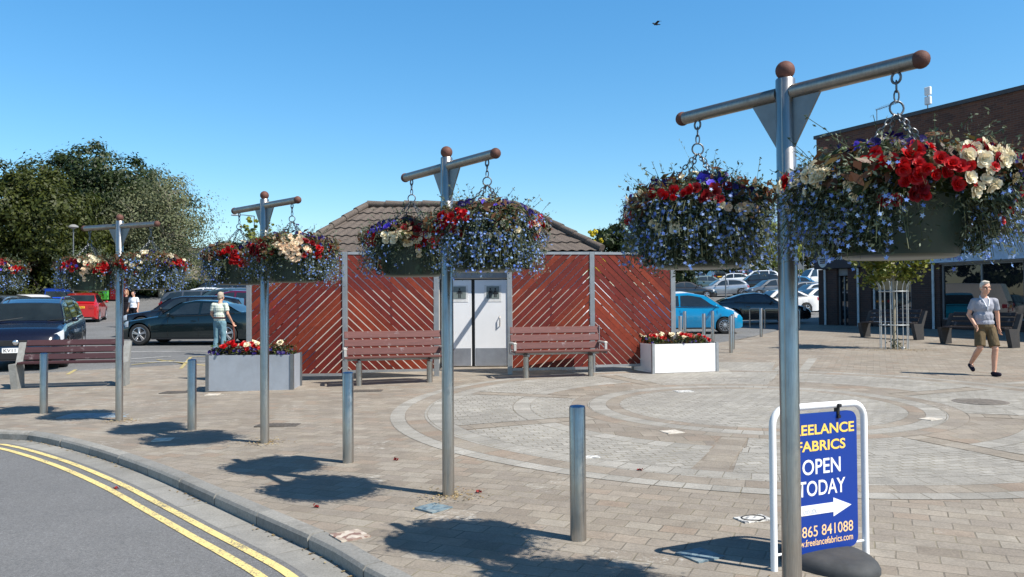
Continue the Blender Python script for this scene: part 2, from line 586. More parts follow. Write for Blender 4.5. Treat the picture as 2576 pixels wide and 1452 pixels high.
def line_mat(name, c):
    m, n, l, b = nt(name)
    v = coord(n, l)
    f = noise(n, l, v, 55, 4, .75); f2 = noise(n, l, v, 2.5, 5)
    w = math_(n, l, 'ADD', math_(n, l, 'MULTIPLY', f, 1.1), math_(n, l, 'MULTIPLY', f2, .5))
    k = ramp(n, l, w, [(.66, (0, 0, 0)), (.80, (.92, .92, .92))])
    l.new(mixc(n, l, k, (.16, .15, .12), c), b.inputs['Base Color'])
    b.inputs['Roughness'].default_value = .7
    return m
M_yel = line_mat('yellow_line_paint', S(228, 206, 134))
M_wht = line_mat('white_line_paint', (.62, .62, .6))
mb = MB()
strip(KERB, .30, .365, ROADZ + .005, mb); strip(KERB, .455, .52, ROADZ + .005, mb)
yl = struct(mb.build('road_marking', M_yel, smooth=0)); up_normals(yl)

# kerb stones
def kerb_mat():
    m, n, l, b = nt('kerb_stone')
    g = n.new('ShaderNodeNewGeometry')
    col = ramp(n, l, g.outputs['Random Per Island'], [(0, S(126, 125, 121)), (1, S(152, 149, 142))])
    v = coord(n, l)
    f = noise(n, l, v, 40, 5, .7); f2 = noise(n, l, v, 3, 6, .7)
    col = mixc(n, l, 1.0, col, ramp(n, l, f, [(.3, (.75,) * 3), (.7, (1.18,) * 3)]), 'MULTIPLY')
    col = mixc(n, l, ramp(n, l, f2, [(.5, (0, 0, 0)), (.72, (.6,) * 3)]), col, (.11, .10, .085))
    l.new(col, b.inputs['Base Color']); b.inputs['Roughness'].default_value = .85
    bump(n, l, b, f, .4, .006)
    return m
prof = [(0.0, ROADZ - .05), (0.004, -.028), (-.012, -.006), (-.03, .002), (-.125, .003), (-.13, -.1)]
mb = MB(); rk = random.Random(4)
seg = 7
for i0 in range(0, len(KERB) - seg - 1, seg):
    ring = []
    jx = rk.uniform(-.004, .004); jz = rk.uniform(-.003, .003)
    for i in range(i0, i0 + seg + 1):
        p = KERB[i]; t = (KERB[min(i + 1, len(KERB) - 1)] - KERB[max(i - 1, 0)]).normalized()
        if i == i0: p = p + t * .009
        if i == i0 + seg: p = p - t * .009
        nrm = Vector((-t.y, t.x))
        ring.append([(p.x + nrm.x * (d + jx), p.y + nrm.y * (d + jx), zg(p.x, p.y) + z + jz) for d, z in prof])
    b0 = len(mb.v)
    mb.grid(ring, flip=True)
    k = len(prof)
    mb.f.append(tuple(b0 + j for j in range(k))); mb.f.append(tuple(b0 + seg * k + j for j in reversed(range(k)))); mb.m += [0, 0]
struct(mb.build('kerb', kerb_mat(), smooth=25))

# circles of setts in the middle of the square
PC = Vector((3.5, 11.65))
pm = MB(); PUV = []
def sector(r0, r1, a0, a1, mat, polar=True, rs=3):
    n = max(2, int((a1 - a0) / R(3)))
    rows = []
    rm = (r0 + r1) / 2
    for i in range(rs + 1):
        r = r0 + (r1 - r0) * i / rs
        row = []
        for k in range(n + 1):
            a = a0 + (a1 - a0) * k / n
            x, y = PC.x + r * math.cos(a), PC.y + r * math.sin(a)
            row.append((x, y, zg(x, y) + .004))
            PUV.append((a * rm, r - r0) if polar else (x, y))
        rows.append(row)
    pm.mi = mat; pm.grid(rows, flip=False)
def bar(a, r0, r1, w0, w1, mat):
    d = Vector((math.cos(a), math.sin(a))); e = Vector((-d.y, d.x))
    n = max(2, int((r1 - r0) / .4)); rows = []
    for i in range(n + 1):
        r = r0 + (r1 - r0) * i / n
        row = []
        for w in (w0, w1):
            p = PC + d * r + e * w
            row.append((p.x, p.y, zg(p.x, p.y) + .004)); PUV.append((r, w - w0))
        rows.append(row)
    pm.mi = mat; pm.grid(rows, flip=True)
T2 = 2 * math.pi
sector(.02, 1.95, 0, T2, 0, False, 5)
sector(1.955, 2.15, 0, T2, 2); sector(2.155, 2.42, 0, T2, 1); sector(2.425, 2.65, 0, T2, 2)
SP = [R(a) for a in (-112, -68, -22, 22, 66, 112, 158, 202)]
for i, a in enumerate(SP):
    b = SP[(i + 1) % len(SP)]
    if b < a: b += T2
    e = .17 / 3.6
    sector(2.655, 3.25, a + e * 1.2, b - e * 1.2, 2 if i % 2 else 0, False)
    sector(3.255, 3.5, a + e, b - e, 1)
    sector(3.505, 4.45, a + e * .9, b - e * .9, 0, False)
    bar(a, 2.66, 4.45, -.14, .14, 2)
sector(4.455, 4.74, 0, T2, 1); sector(4.745, 5.0, 0, T2, 2); sector(5.005, 5.2, 0, T2, 1)
for a in (-68, -22, 66, 112, 22):
    bar(R(a), 5.21, 8.2, -.13, .13, 2); bar(R(a), 5.21, 8.2, .135, .33, 1); bar(R(a), 5.21, 8.2, -.33, -.135, 1)
sector(5.21, 7.4, R(-64), R(-26), 0, False, 6)
sector(5.21, 6.9, R(70), R(108), 0, False, 6)
po = struct(pm.build('paving_rings', [M_setts, M_ringg, M_ringb], smooth=0)); up_normals(po)
uv = po.data.uv_layers.new(name='UVMap')
for lp in po.data.loops: uv.data[lp.index].uv = PUV[lp.vertex_index]

# car park markings
mb = MB()
def mark(p, q, w, z=.006):
    p = Vector(p); q = Vector(q); d = (q - p).normalized(); e = Vector((-d.y, d.x)) * w / 2
    n = max(1, int((q - p).length / .5)); rows = []
    for i in range(n + 1):
        c = p.lerp(q, i / n)
        rows.append([(*(c - e), zg(*(c - e)) + z), (*(c + e), zg(*(c + e)) + z)])
    mb.grid(rows, flip=True)
for a, b in (((310, 885), (540, 884)), ((350, 868), (600, 862)), ((310, 912), (520, 909)), ((330, 903), (430, 897))):
    p, q = gp(*a), gp(*b); mark(p.xy, q.xy, .09)
for a, b in (((2010, 794), (2070, 797)), ((1600, 800), (1700, 812))):
    p, q = gp(*a), gp(*b); mark(p.xy, q.xy, .12)
wm = struct(mb.build('white_marking', M_wht, smooth=0)); up_normals(wm)
mb = MB()
for a, b in (((455, 928), (480, 898)), ((170, 942), (190, 930)), ((330, 918), (440, 906)), ((395, 905), (520, 920)), ((480, 898), (540, 896))):
    p, q = gp(*a), gp(*b); mark(p.xy, q.xy, .075, .005)
ym = struct(mb.build('yellow_marking', line_mat('faded_yellow_paint', S(190, 172, 108)), smooth=0)); up_normals(ym)

# mosaics and covers let into the paving
def mosaic_mat(name, cols, sc=30):
    m, n, l, b = nt(name)
    v = coord(n, l)
    t = n.new('ShaderNodeTexVoronoi'); t.inputs['Scale'].default_value = sc; l.new(v, t.inputs['Vector'])
    sp = n.new('ShaderNodeSeparateColor'); l.new(t.outputs['Color'], sp.inputs[0])
    l.new(ramp(n, l, sp.outputs[0], [(i / (len(cols) - 1), c) for i, c in enumerate(cols)]), b.inputs['Base Color'])
    b.inputs['Roughness'].default_value = .6
    return m
MZ = {'blue': mosaic_mat('blue_mosaic', [S(88, 110, 122), S(124, 142, 148), S(72, 92, 106), S(142, 150, 148)]),
      'cream': mosaic_mat('cream_mosaic', [S(190, 180, 165), S(215, 208, 195), S(170, 160, 145)]),
      'red': mosaic_mat('red_mosaic', [S(110, 72, 62), S(205, 195, 180), S(120, 84, 72), S(190, 178, 160)], 22),
      'white': mosaic_mat('white_mosaic', [S(195, 192, 186), S(222, 220, 212), S(110, 112, 116), S(205, 202, 196)], 45)}
for px, py, w, dd, rz, c, lab in (
        (410, 1107, .3, .3, 10, 'cream', 'pale square mosaic in the paving at the edge of the second farthest basket shadow'),
        (1090, 1275, .3, .3, 48, 'blue', 'blue square mosaic in the paving just beyond the nearest left basket shadow'),
        (880, 1348, .3, .3, 35, 'red', 'brown and white mosaic in the paving beside the kerb'),
        (1895, 1306, .34, .2, 20, 'white', 'white mosaic with a dark ring, left of the blue pavement sign'),
        (1760, 1398, .3, .3, 30, 'blue', 'blue mosaic in the shadow of the pavement sign'),
        (1480, 1150, .34, .16, 15, 'white', 'white mosaic strip just behind the nearest bollard'),
        (1690, 1086, .3, .3, 20, 'cream', 'pale mosaic on the inner paved circle below its middle'),
        (1720, 985, .4, .35, 10, 'white', 'white mosaic on the paved circle near the white planter'),
        (2340, 1055, .34, .25, 30, 'cream', 'pale mosaic on the paved rings above the pavement sign'),
        (535, 993, .3, .3, 0, 'cream', 'pale mosaic in the paving just in front of the grey planter')):
    p = gp(px, py)
    mb = MB(); mb.box((0, 0, 0), (w * .72, dd * .72, .018))
    o = mb.build('mosaic_tile', MZ[c], smooth=0, loc=p + Vector((0, 0, .001))); o.rotation_euler = (0, 0, R(rz))
    tag(o, lab, 'mosaic', 'mosaics let into the paving')
    if 'ring' in lab and c == 'white':
        mb = MB(); mb.tube([(.09 * math.cos(T2 * i / 20), .07 * math.sin(T2 * i / 20), .009) for i in range(20)], .006, 5, closed=True)
        mb.build('ring_motif', M_dark, o)
M_iron = plain('cast_iron', (.12, .105, .09), .7, .3, .3, 12, .4)
def cover(px, py, w, d, rz, mat, lab, rnd=False, name='manhole_cover'):
    p = gp(px, py)
    mb = MB()
    if rnd: mb.lathe([(w / 2, -.01), (w / 2, .006), (w / 2 - .02, .009), (0, .009)], 28)
    else: mb.box((0, 0, 0), (w, d, .016), bev=.003)
    for i in range(-4, 5):
        if rnd: mb.box((0, i * w * .1, .01), (w * .8 * math.sqrt(1 - (i / 5.2) ** 2), .012, .006))
        else: mb.box((i * w * .1, 0, .0095), (.02, d * .82, .006))
    o = mb.build(name, mat, smooth=30, loc=p); o.rotation_euler = (0, 0, R(rz))
    tag(o, lab, 'cover')
cover(250, 1045, 1.0, .5, 3, plain('blue_grey_cover', (.27, .32, .35), .6, .2, .2, 9), 'wide blue grey cover plate in the paving beside the farthest full basket post')
cover(700, 1070, .55, .26, -4, M_iron, 'brown iron drain grating beside the third pole from the left', False, 'drain_grating')
cover(2465, 1010, .75, .75, 0, plain('worn_cover', (.19, .165, .14), .7, .1, .3, 12, .4), 'round worn iron manhole cover in front of the walking man', True)
cover(445, 987, .5, .35, 0, M_iron, 'dark flat cover in the paving left of the grey planter')
cover(925, 983, .5, .3, 0, M_iron, 'thin iron cover in the paving by the left mauve bench')

# fallen petals and dry litter along the gutter
M_pet = foliage('fallen_petals', [(0, S(120, 18, 20)), (.5, S(150, 30, 25)), (1, S(95, 20, 20))], .6, .1)
M_lit = foliage('dry_litter', [(0, S(150, 130, 90)), (.5, S(110, 88, 60)), (1, S(185, 170, 130))], .8, 0)
C = []
rl = random.Random(3)
for i in range(1500):
    k = rl.randrange(20, len(KERB) - 60); p = offset([KERB[k - 2], KERB[k - 1], KERB[k], KERB[k + 1], KERB[k + 2]], abs(rl.gauss(0, .035)) + .012)[2]
    if math.sin(k * .35) + math.sin(k * .13) < rl.uniform(-.9, 1.2): continue
    C.append((p.x, p.y, zg(p.x, p.y) + ROADZ + .008))
for i in range(900):
    pb = rl.choice([gp(668, 1112), gp(1128, 1243), gp(305, 1058), gp(1978, 1500)])
    a = rl.uniform(0, T2); r = abs(rl.gauss(.1, .12)) + .05
    C.append((pb.x + r * math.cos(a), pb.y + r * math.sin(a), zg(pb.x, pb.y) + .008))
for i in range(700):
    pb = gp(2255, 880); a = rl.uniform(0, T2); r = abs(rl.gauss(.45, .25))
    C.append((pb.x + r * math.cos(a) * 1.3, pb.y + r * math.sin(a), zg(pb.x, pb.y) + .01))
o = link('dry_litter', facemesh('dry_litter', leaves(np.array(C), .028, .014, 2.5), 4, M_lit))
tag(o, 'dry leaf litter along the gutter and round the pole feet', 'litter', kind='stuff')
def petals(px, py, z, lab):
    p = gp(px, py)
    C = np.array([(RNG.normal(0, .018), RNG.normal(0, .018), .012 + abs(RNG.normal(0, .008))) for i in range(14)])
    o = link('fallen_flower', facemesh('fallen_flower', leaves(C * .7, .026, .02, 1.0), 4, M_pet), None, (p.x, p.y, p.z + z))
    tag(o, lab, 'flower', 'fallen red flowers')
petals(292, 1203, ROADZ, 'red fallen flower on the road by the double yellow lines')
petals(995, 1156, 0, 'red fallen flower on the paving right of the second nearest bollard')
petals(1610, 1184, 0, 'red fallen flower on the paved ring right of the nearest bollard')
petals(1205, 1238, 0, 'small red petals right of the second nearest pole foot')
petals(797, 1277, 0, 'small red petal near the kerb below the basket shadow')

# ------------------------------------------------------------------ poles for the hanging baskets
def make_post(px, py, ang, label, loc=None):
    p = loc or gp(px, py)
    t = thing('basket_post', label, 'post', p, 0, 'poles with hanging baskets along the kerb')
    mb = MB()
    mb.lathe([(.05, -.1), (.05, 2.80), (.046, 2.806), (0, 2.806)], 28)
    mb.box((.0495, -.012, 1.4), (.003, .004, 2.8), Matrix.Rotation(R(-118), 4, 'Z'))
    mb.build('pole', M_post, t, 40)
    mb = MB(); mb.ball((0, 0, 2.85), .05, 24); mb.build('ball_finial', M_rust, t, 80)
    d = Vector((math.cos(ang), math.sin(ang), 0)); e = Vector((-d.y, d.x, 0))
    for s in (1, -1):
        mb = MB()
        mb.tube([d * s * .045 + Vector((0, 0, 2.73)), d * s * .695 + Vector((0, 0, 2.73))], .037, 24)
        arm = mb.build('arm', M_arm, t, 40)
        mb = MB(); mb.ball(d * s * .715 + Vector((0, 0, 2.73)), .042, 20); mb.build('ball_cap', M_rust, arm, 80)
        mb = MB()
        ring = Vector((0, 0, 2.73 - .037 - .02)) + d * s * .60
        mb.tube([ring + d * .022 * math.cos(T2 * i / 14) + Vector((0, 0, .026 * math.sin(T2 * i / 14))) for i in range(14)], .006, 8, closed=True)
        mb.build('hanging_eye', M_chain, arm, 60)
        mb = MB()
        a, b, c = d * s * .04 + Vector((0, 0, 2.70)), d * s * .21 + Vector((0, 0, 2.70)), d * s * .04 + Vector((0, 0, 2.42))
        vs = [q + e * k for k in (-.006, .006) for q in (a, b, c)]
        mb.add(vs, [(0, 1, 2), (5, 4, 3), (0, 3, 4, 1), (1, 4, 5, 2), (2, 5, 3, 0)])
        mb.build('gusset', M_galv, t, 0)
    return t, p, d
POSTS = []
for px, py, deg, loc, lab in (
        (1978, 1502, -54, gxy(1.447, 4.25, -.03), 'steel basket pole nearest the camera, in front of the blue pavement sign'),
        (1128, 1243, -54, None, 'steel basket pole standing in front of the white toilet doors'),
        (666, 1113, -44, None, 'steel basket pole standing in front of the grey planter'),
        (300, 1058, -24, None, 'steel basket pole at the right end of the dark red slatted bench'),
        (0, 0, -22, gxy(-8.80, 12.9), 'steel basket pole at the left edge, farthest along the kerb')):
    POSTS.append(make_post(px, py, R(deg), lab, loc))

# ------------------------------------------------------------------ flowers
def petal_flower(name, mat, n, layers, cup, wid, curl=.3, seed=1):
    """rosette of curved petals, unit radius, facing +z"""
    rr = random.Random(seed); mb = MB()
    for k in range(layers):
        f = 1 - k / (layers + .5)
        for i in range(n if k < layers - 1 else max(4, n - 2)):
            a = T2 * (i + .5 * k + rr.uniform(-.15, .15)) / n
            ll = f * rr.uniform(.85, 1.08); w = wid * f * rr.uniform(.85, 1.15)
            tilt = cup + k * (1.25 - cup) / max(1, layers) + rr.uniform(-.12, .12)
            rows = []
            for u in (0, .4, .75, 1):
                ww = w * (.25 + 1.5 * u - 1.15 * u * u) * (1 if u < 1 else .8)
                row = []
                for v in (-1, 0, 1):
                    x = u * ll; y = v * ww; z = (abs(v) * .16 - .05) * w + curl * .25 * u * u * (-1 if k == 0 else .4) + rr.uniform(-.03, .03)
                    X = x * math.cos(tilt) - z * math.sin(tilt); Z = x * math.sin(tilt) + z * math.cos(tilt)
                    row.append((X * math.cos(a) - y * math.sin(a), X * math.sin(a) + y * math.cos(a), Z + .05 * k))
                rows.append(row)
            mb.grid(rows)
    me = bpy.data.meshes.new(name); me.from_pydata(mb.v, [], mb.f)
    me.materials.append(mat); me.polygons.foreach_set('use_smooth', [True] * len(mb.f))
    return me
M_redf = foliage('red_petals', [(0, S(150, 6, 10)), (.5, S(196, 14, 18)), (1, S(170, 8, 22))], .45, .25)
M_drkf = foliage('dark_red_petals', [(0, S(96, 8, 16)), (1, S(140, 14, 22))], .5, .2)
M_whtf = foliage('white_petals', [(0, S(238, 226, 190)), (.5, S(246, 240, 218)), (1, S(240, 222, 186))], .5, .25)
M_pinf = foliage('cream_pink_petals', [(0, S(244, 212, 176)), (.5, S(250, 232, 200)), (1, S(236, 200, 170))], .5, .25)
M_purf = foliage('purple_petals', [(0, S(24, 14, 66)), (.5, S(40, 22, 104)), (1, S(28, 14, 72))], .5, .2)
M_viof = foliage('violet_petals', [(0, S(70, 50, 190)), (1, S(108, 84, 214))], .5, .2)
FL = {'red': [petal_flower('red_begonia', M_redf, 6, 3, .35, .62, .4, s) for s in (1, 2)],
      'dark': [petal_flower('dark_begonia', M_drkf, 6, 3, .3, .62, .4, s) for s in (3, 4)],
      'white': [petal_flower('white_begonia', M_whtf, 6, 4, .45, .6, .3, s) for s in (5, 6)],
      'pink': [petal_flower('cream_begonia', M_pinf, 5, 3, .4, .6, .3, s) for s in (7, 8)],
      'purple': [petal_flower('purple_petunia', M_purf, 5, 1, .25, .78, -.2, s) for s in (9, 10)],
      'violet': [petal_flower('violet_petunia', M_viof, 5, 1, .25, .78, -.2, s) for s in (11, 12)]}
FNAME = {'red': 'red_flower', 'dark': 'dark_red_flower', 'white': 'white_flower', 'pink': 'cream_flower', 'purple': 'purple_flower', 'violet': 'violet_flower'}
M_leaf = foliage('basket_leaves', [(0, S(26, 38, 18)), (.3, S(46, 60, 28)), (.6, S(66, 76, 38)), (.85, S(74, 96, 46)), (1, S(122, 120, 62))], .5, .3)
M_leafg = foliage('grey_green_leaves', [(0, S(66, 80, 62)), (.5, S(98, 110, 88)), (1, S(128, 136, 112))], .6, .25)
M_leafd = foliage('dark_skirt_leaves', [(0, S(24, 36, 22)), (.5, S(40, 54, 32)), (1, S(62, 74, 48))], .6, .2)
M_leafb = foliage('bronze_leaves', [(0, S(70, 44, 28)), (.5, S(104, 66, 40)), (1, S(88, 80, 42))], .5, .3)
M_lob = foliage('lobelia_petals', [(0, S(150, 190, 245)), (.35, S(104, 144, 232)), (.7, S(186, 214, 250)), (1, S(76, 104, 206))], .5, .4)
M_stem = foliage('trailing_stems', [(0, S(60, 72, 44)), (1, S(104, 106, 74))], .6, .2)
M_pot = plain('green_pot_plastic', S(15, 46, 38), .4, 0, .35, 5, .1, dirt=.15)
M_soil = plain('soil', (.03, .022, .015), .95, 0, .4, 20, .5)

def ribbons(P0, P1, sag, w, segs=3):
    """thin stems from P0 to P1"""
    n = len(P0); out = []
    prev = P0
    for k in range(1, segs + 1):
        u = k / segs
        cur = P0 * (1 - u) + P1 * u; cur = cur.copy(); cur[:, 2] += sag * 4 * u * (1 - u)
        d = unit(cur - prev + 1e-6); sd = unit(np.cross(d, RNG.normal(size=(n, 3)))) * w / 2
        out.append(np.stack([prev - sd, prev + sd, cur + sd, cur - sd], 1).reshape(-1, 3)); prev = cur
    return np.concatenate(out)
def link_chain(mb, a, b, n, r, w):
    a, b = Vector(a), Vector(b); d = (b - a) / n
    t = d.normalized(); s = t.cross(Vector((.3, .8, .2))).normalized(); q = t.cross(s)
    for i in range(n):
        c = a + d * (i + .5); e = s if i % 2 else q; ln = d.length * .62
        pts = []
        for k in range(10):
            an = T2 * k / 10
            pts.append(c + t * ln * math.cos(an) + e * w * math.sin(an))
        mb.tube(pts, r, 5, closed=True)
def basket(top, label, rad=.46, spec=None, lob=(), seed=1, high=.28, pot=True, nleaf=3000):
    """top = eye of the arm. spec: flowers as (kind, azimuth, height -1..1, count). lob: (azimuth, spread, share) of trailing lobelia. azimuth 0 = towards camera, + = picture right"""
    zb = top.z - .825
    t = thing('hanging_basket', label, 'flower basket', (top.x, top.y, zb), 0, 'hanging flower baskets')
    rr = random.Random(seed); rn = np.random.default_rng(seed)
    face = math.atan2(-top.y, -top.x)          # direction to the camera
    mb = MB()
    mb.lathe([(.235, 0), (.25, .01), (.315, .30), (.335, .305), (.335, .335), (.318, .335), (.31, .30)], 36)
    pt = mb.build('pot', M_pot, t, 40)
    mb = MB(); mb.lathe([(.311, .295), (.2, .33), (0, .345)], 24); mb.build('soil', M_soil, pt, 60)
    mb = MB()
    mb.tube([(.033 * math.cos(T2 * i / 16), 0, .70 + .033 * math.sin(T2 * i / 16)) for i in range(16)], .005, 7, closed=True)
    link_chain(mb, (0, 0, .825), (0, 0, .735), 2, .0042, .011)
    for k in range(4):
        a = face + T2 * k / 4 + .5
        link_chain(mb, (.012 * math.cos(a), .012 * math.sin(a), .67), (.32 * math.cos(a), .32 * math.sin(a), .33), 15, .0035, .0105)
    mb.build('chain', M_chain, t, 60)
    RA = rad - .05; high *= .55
    def dome(n, r0=.75, r1=1.0, lo=-.45, hi=1.0, az=None, sp=None):
        h = lo + (hi - lo) * rn.uniform(0, 1, n) ** 1.0
        a = rn.uniform(0, T2, n) if az is None else az + rn.normal(0, 1, n) * sp
        bump_ = 1 + .13 * np.sin(a * 4 + seed) + .11 * np.sin(a * 9 + seed * 2) * np.cos(h * 6)
        r = rn.uniform(r0, r1, n) * bump_
        c = np.sqrt(np.maximum(0.02, 1 - np.clip(h, 0, 1) ** 2.2)) * (1 + .25 * np.minimum(h, 0))
        return np.stack([RA * r * c * np.cos(a), RA * r * c * np.sin(a), .34 + np.where(h > 0, h * high, h * .26) * r], 1)
    # leaves
    C = dome(nleaf, .55, 1.05)
    nr = unit(C - np.array([0, 0, .2]))
    me = facemesh('leaves', leaves(C, .05, .022, .5, nr, .3), 4, M_leaf); link('leaves', me, t)
    C = dome(nleaf // 3, .8, 1.12, -.2); nr = unit(C - np.array([0, 0, .2]))
    link('bronze_leaves', facemesh('bronze_leaves', leaves(C, .075, .03, .2, nr, .3), 4, M_leafb), t)
    C = dome(nleaf, .8, 1.14, -.7); nr = unit(C - np.array([0, 0, .2]))
    link('grey_leaves', facemesh('grey_leaves', leaves(C, .026, .010, .3, nr, .3), 4, M_leafg), t)
    # upright sprigs
    n = 150; B = dome(n, .7, 1.0, .1); E = B + rn.normal(0, .04, (n, 3)) + unit(B - np.array([0, 0, .2])) * rn.uniform(.04, .14, (n, 1)) + np.array([0, 0, .03]); V = [ribbons(B, E, .01, .003, 2)]
    lfs = np.concatenate([B * (1 - q) + E * q for q in (.6, .8, .95, 1.0)]) + rn.normal(0, .006, (4 * n, 3))
    link('sprig_leaves', facemesh('sprig_leaves', leaves(lfs, .024, .010, .2, None, .2), 4, M_leafg), t)
    # trailing lobelia
    FC = []
    for az, sp, share in lob:
        n = int(150 * share)
        A = face + az + rn.normal(0, 1, n) * sp
        B = np.stack([.32 * np.cos(A), .32 * np.sin(A), np.full(n, .36)], 1)
        rr_ = rn.uniform(.30, rad + .05, n); dz = rn.uniform(-.02, .36, n)
        A2 = A + rn.normal(0, .12, n)
        E = np.stack([rr_ * np.cos(A2), rr_ * np.sin(A2), dz + (rr_ - .3) * .1], 1)
        E[:, :2] *= np.where(rr_ < .345, (.30 + .06 * rn.uniform(0, 1, n)) / rr_, 1)[:, None]
        sag = .05
        V.append(ribbons(B, E, sag, .0028, 4))
        for u in (.45, .6, .72, .82, .9, .96, 1.0, 1.05):
            P = B * (1 - u) + E * u; P[:, 2] += sag * 4 * u * (1 - u)
            P += rn.normal(0, .016, P.shape)
            FC.append(P[rn.uniform(0, 1, n) < .78])
    for az, sp, share in lob:            # dense leafy skirt under the blossom
        n = int(1000 * share); A = face + az + rn.normal(0, 1, n) * sp
        h = rn.uniform(.0, .36, n) ** 1.0; r_ = (.29 + .06 * h / .36) + (rad - .36) * rn.uniform(0, 1, n) * np.minimum(1, .35 + h / .3)
        C = np.stack([r_ * np.cos(A), r_ * np.sin(A), h + .02], 1)
        V2 = leaves(C, .024, .009, .1, unit(C * np.array([1, 1, .01])), .3)
        link('skirt_leaves', facemesh('skirt_leaves', V2, 4, M_leafd), t)
    if FC:
        F = np.concatenate(FC)
        lf = F[rn.uniform(0, 1, len(F)) < .95] + rn.normal(0, .014, (1, 3))
        lf = lf + rn.normal(0, .006, lf.shape)
        link('trailing_leaves', facemesh('trailing_leaves', leaves(lf, .022, .008, .2, None, .2), 4, M_leafg), t)
        keep = F[rn.uniform(0, 1, len(F)) < .27]
        nrm = unit(np.stack([keep[:, 0], keep[:, 1], np.full(len(keep), .12)], 1) + rn.normal(0, .35, keep.shape))
        a = unit(np.cross(nrm, rn.normal(size=keep.shape))); b = np.cross(nrm, a)
        # five-petalled, drawn as a ten-cornered star
        ps = []
        for k in range(10):
            an = T2 * k / 10; r_ = (.0125 if k % 2 == 0 else .0062)
            ps.append(keep + (a * math.cos(an) + b * math.sin(an)) * r_ + nrm * (.002 if k % 2 == 0 else 0))
        o = link('lobelia_flowers', facemesh('lobelia_flowers', np.stack(ps, 1).reshape(-1, 3), 10, M_lob), t); o['kind'] = 'stuff'
    o = link('stems', facemesh('stems', np.concatenate(V), 4, M_stem), t)
    # blooms, each its own
    for kind, az, h, cnt in spec or ():
        for i in range(cnt * 2 if kind == 'purple' else int(cnt * 1.6 + .5)):
            a = face + az + rr.gauss(0, .16 if cnt > 1 else .02)
            hh = (h - (.2 if kind in ('red', 'white', 'pink', 'dark') and h < .9 else 0)) + rr.gauss(0, .14 if cnt > 1 else .01)
            sz = {'red': .036, 'dark': .036, 'white': .038, 'pink': .036, 'purple': .027, 'violet': .028}[kind] * rr.uniform(.56, 1.02)
            c = math.sqrt(max(.03, 1 - cl(hh, 0, 1) ** 2.2)) * (1 + .25 * min(hh, 0))
            rd = RA * 1.1 * c
            p = Vector((rd * math.cos(a), rd * math.sin(a), .34 + (hh * high * 1.1 if hh > 0 else hh * .26)))
            nrm = (p - Vector((0, 0, .3))).normalized() + Vector((rr.gauss(0, .3), rr.gauss(0, .3), rr.gauss(.0, .3)))
            if kind == 'purple' and hh > .5: p.z += rr.uniform(-.01, .02)
            o = link(FNAME[kind], FL[kind][i % 2], t)
            o.rotation_mode = 'QUATERNION'
            o.rotation_quaternion = nrm.to_track_quat('Z', 'Y')
            o.location = p; o.scale = (sz, sz, sz)
    return t
def eye(i, s):
    t, p, d = POSTS[i]
    return p + d * s * .60 + Vector((0, 0, 2.655))
PI = math.pi
basket(eye(0, 1), 'largest, nearest basket at the right with red and white begonias over a bare green pot', .52,
       [('red', .02, .55, 9), ('red', .35, .12, 9), ('red', .15, .28, 5), ('white', -.75, .35, 7), ('white', .78, .5, 8), ('white', .85, 0, 3), ('white', -.3, .05, 2), ('white', .55, -.02, 2),
        ('dark', .15, -.25, 4), ('purple', .2, .95, 7), ('purple', -.6, .8, 6), ('purple', 1.1, .3, 6), ('purple', 1.4, -.05, 4), ('red', 1.35, -.3, 4), ('red', -1.15, .3, 2), ('dark', .7, .75, 4), ('purple', 2.6, .7, 4),
        ('white', -1.45, 0, 3), ('red', 1.3, .5, 3), ('violet', 1.5, -.1, 3), ('violet', -.2, .75, 2), ('white', 2.8, .3, 4), ('red', -2.4, .3, 5)],
       [(-.75, .42, 2.6), (-1.5, .5, 1.6), (1.55, .35, 1.8), (2.4, .5, .8), (3.6, .6, .7)], 11, .30, nleaf=3600)
basket(eye(0, -1), 'big basket left of the nearest pole, fully wrapped in trailing blue lobelia', .44,
       [('red', -.42, .5, 7), ('red', -1.3, .0, 7), ('dark', .3, .45, 6), ('white', -.95, .3, 5), ('white', .42, .05, 3), ('pink', .75, .15, 4), ('white', -.6, -.25, 2), ('purple', -.8, .75, 7), ('purple', .3, .9, 5), ('purple', .6, .45, 3),
        ('violet', .15, .7, 3), ('white', -.3, .95, 2), ('purple', -1.5, .35, 4), ('dark', 1.1, .5, 2), ('red', 2.6, .3, 4), ('white', 3.2, .4, 4), ('white', .7, .95, 1)],
       [(0, .7, 2.2), (.9, .5, 1.6), (-.9, .45, 1.3), (2.2, .6, .9), (3.8, .6, .8)], 12, .31)
basket(eye(1, 1), 'right basket of the pole before the doors, its front covered in pale blue lobelia', .44,
       [('red', -1.0, .4, 9), ('red', -1.35, .05, 9), ('red', -.5, .4, 6), ('red', 1.15, .35, 8), ('red', 1.25, -.1, 4), ('white', .35, -.05, 4), ('pink', 1.0, .25, 3), ('purple', -.6, .85, 8), ('purple', .5, .85, 7), ('purple', .9, .6, 5),
        ('purple', 1.1, 0, 3), ('white', -.05, 1.0, 3), ('violet', .0, .85, 3), ('dark', -.8, .1, 6), ('red', 2.5, .3, 5), ('white', 3.4, .3, 4)],
       [(.15, .5, 2.6), (1.1, .45, 1.5), (-.7, .3, .7), (2.6, .7, .9)], 13, .33)
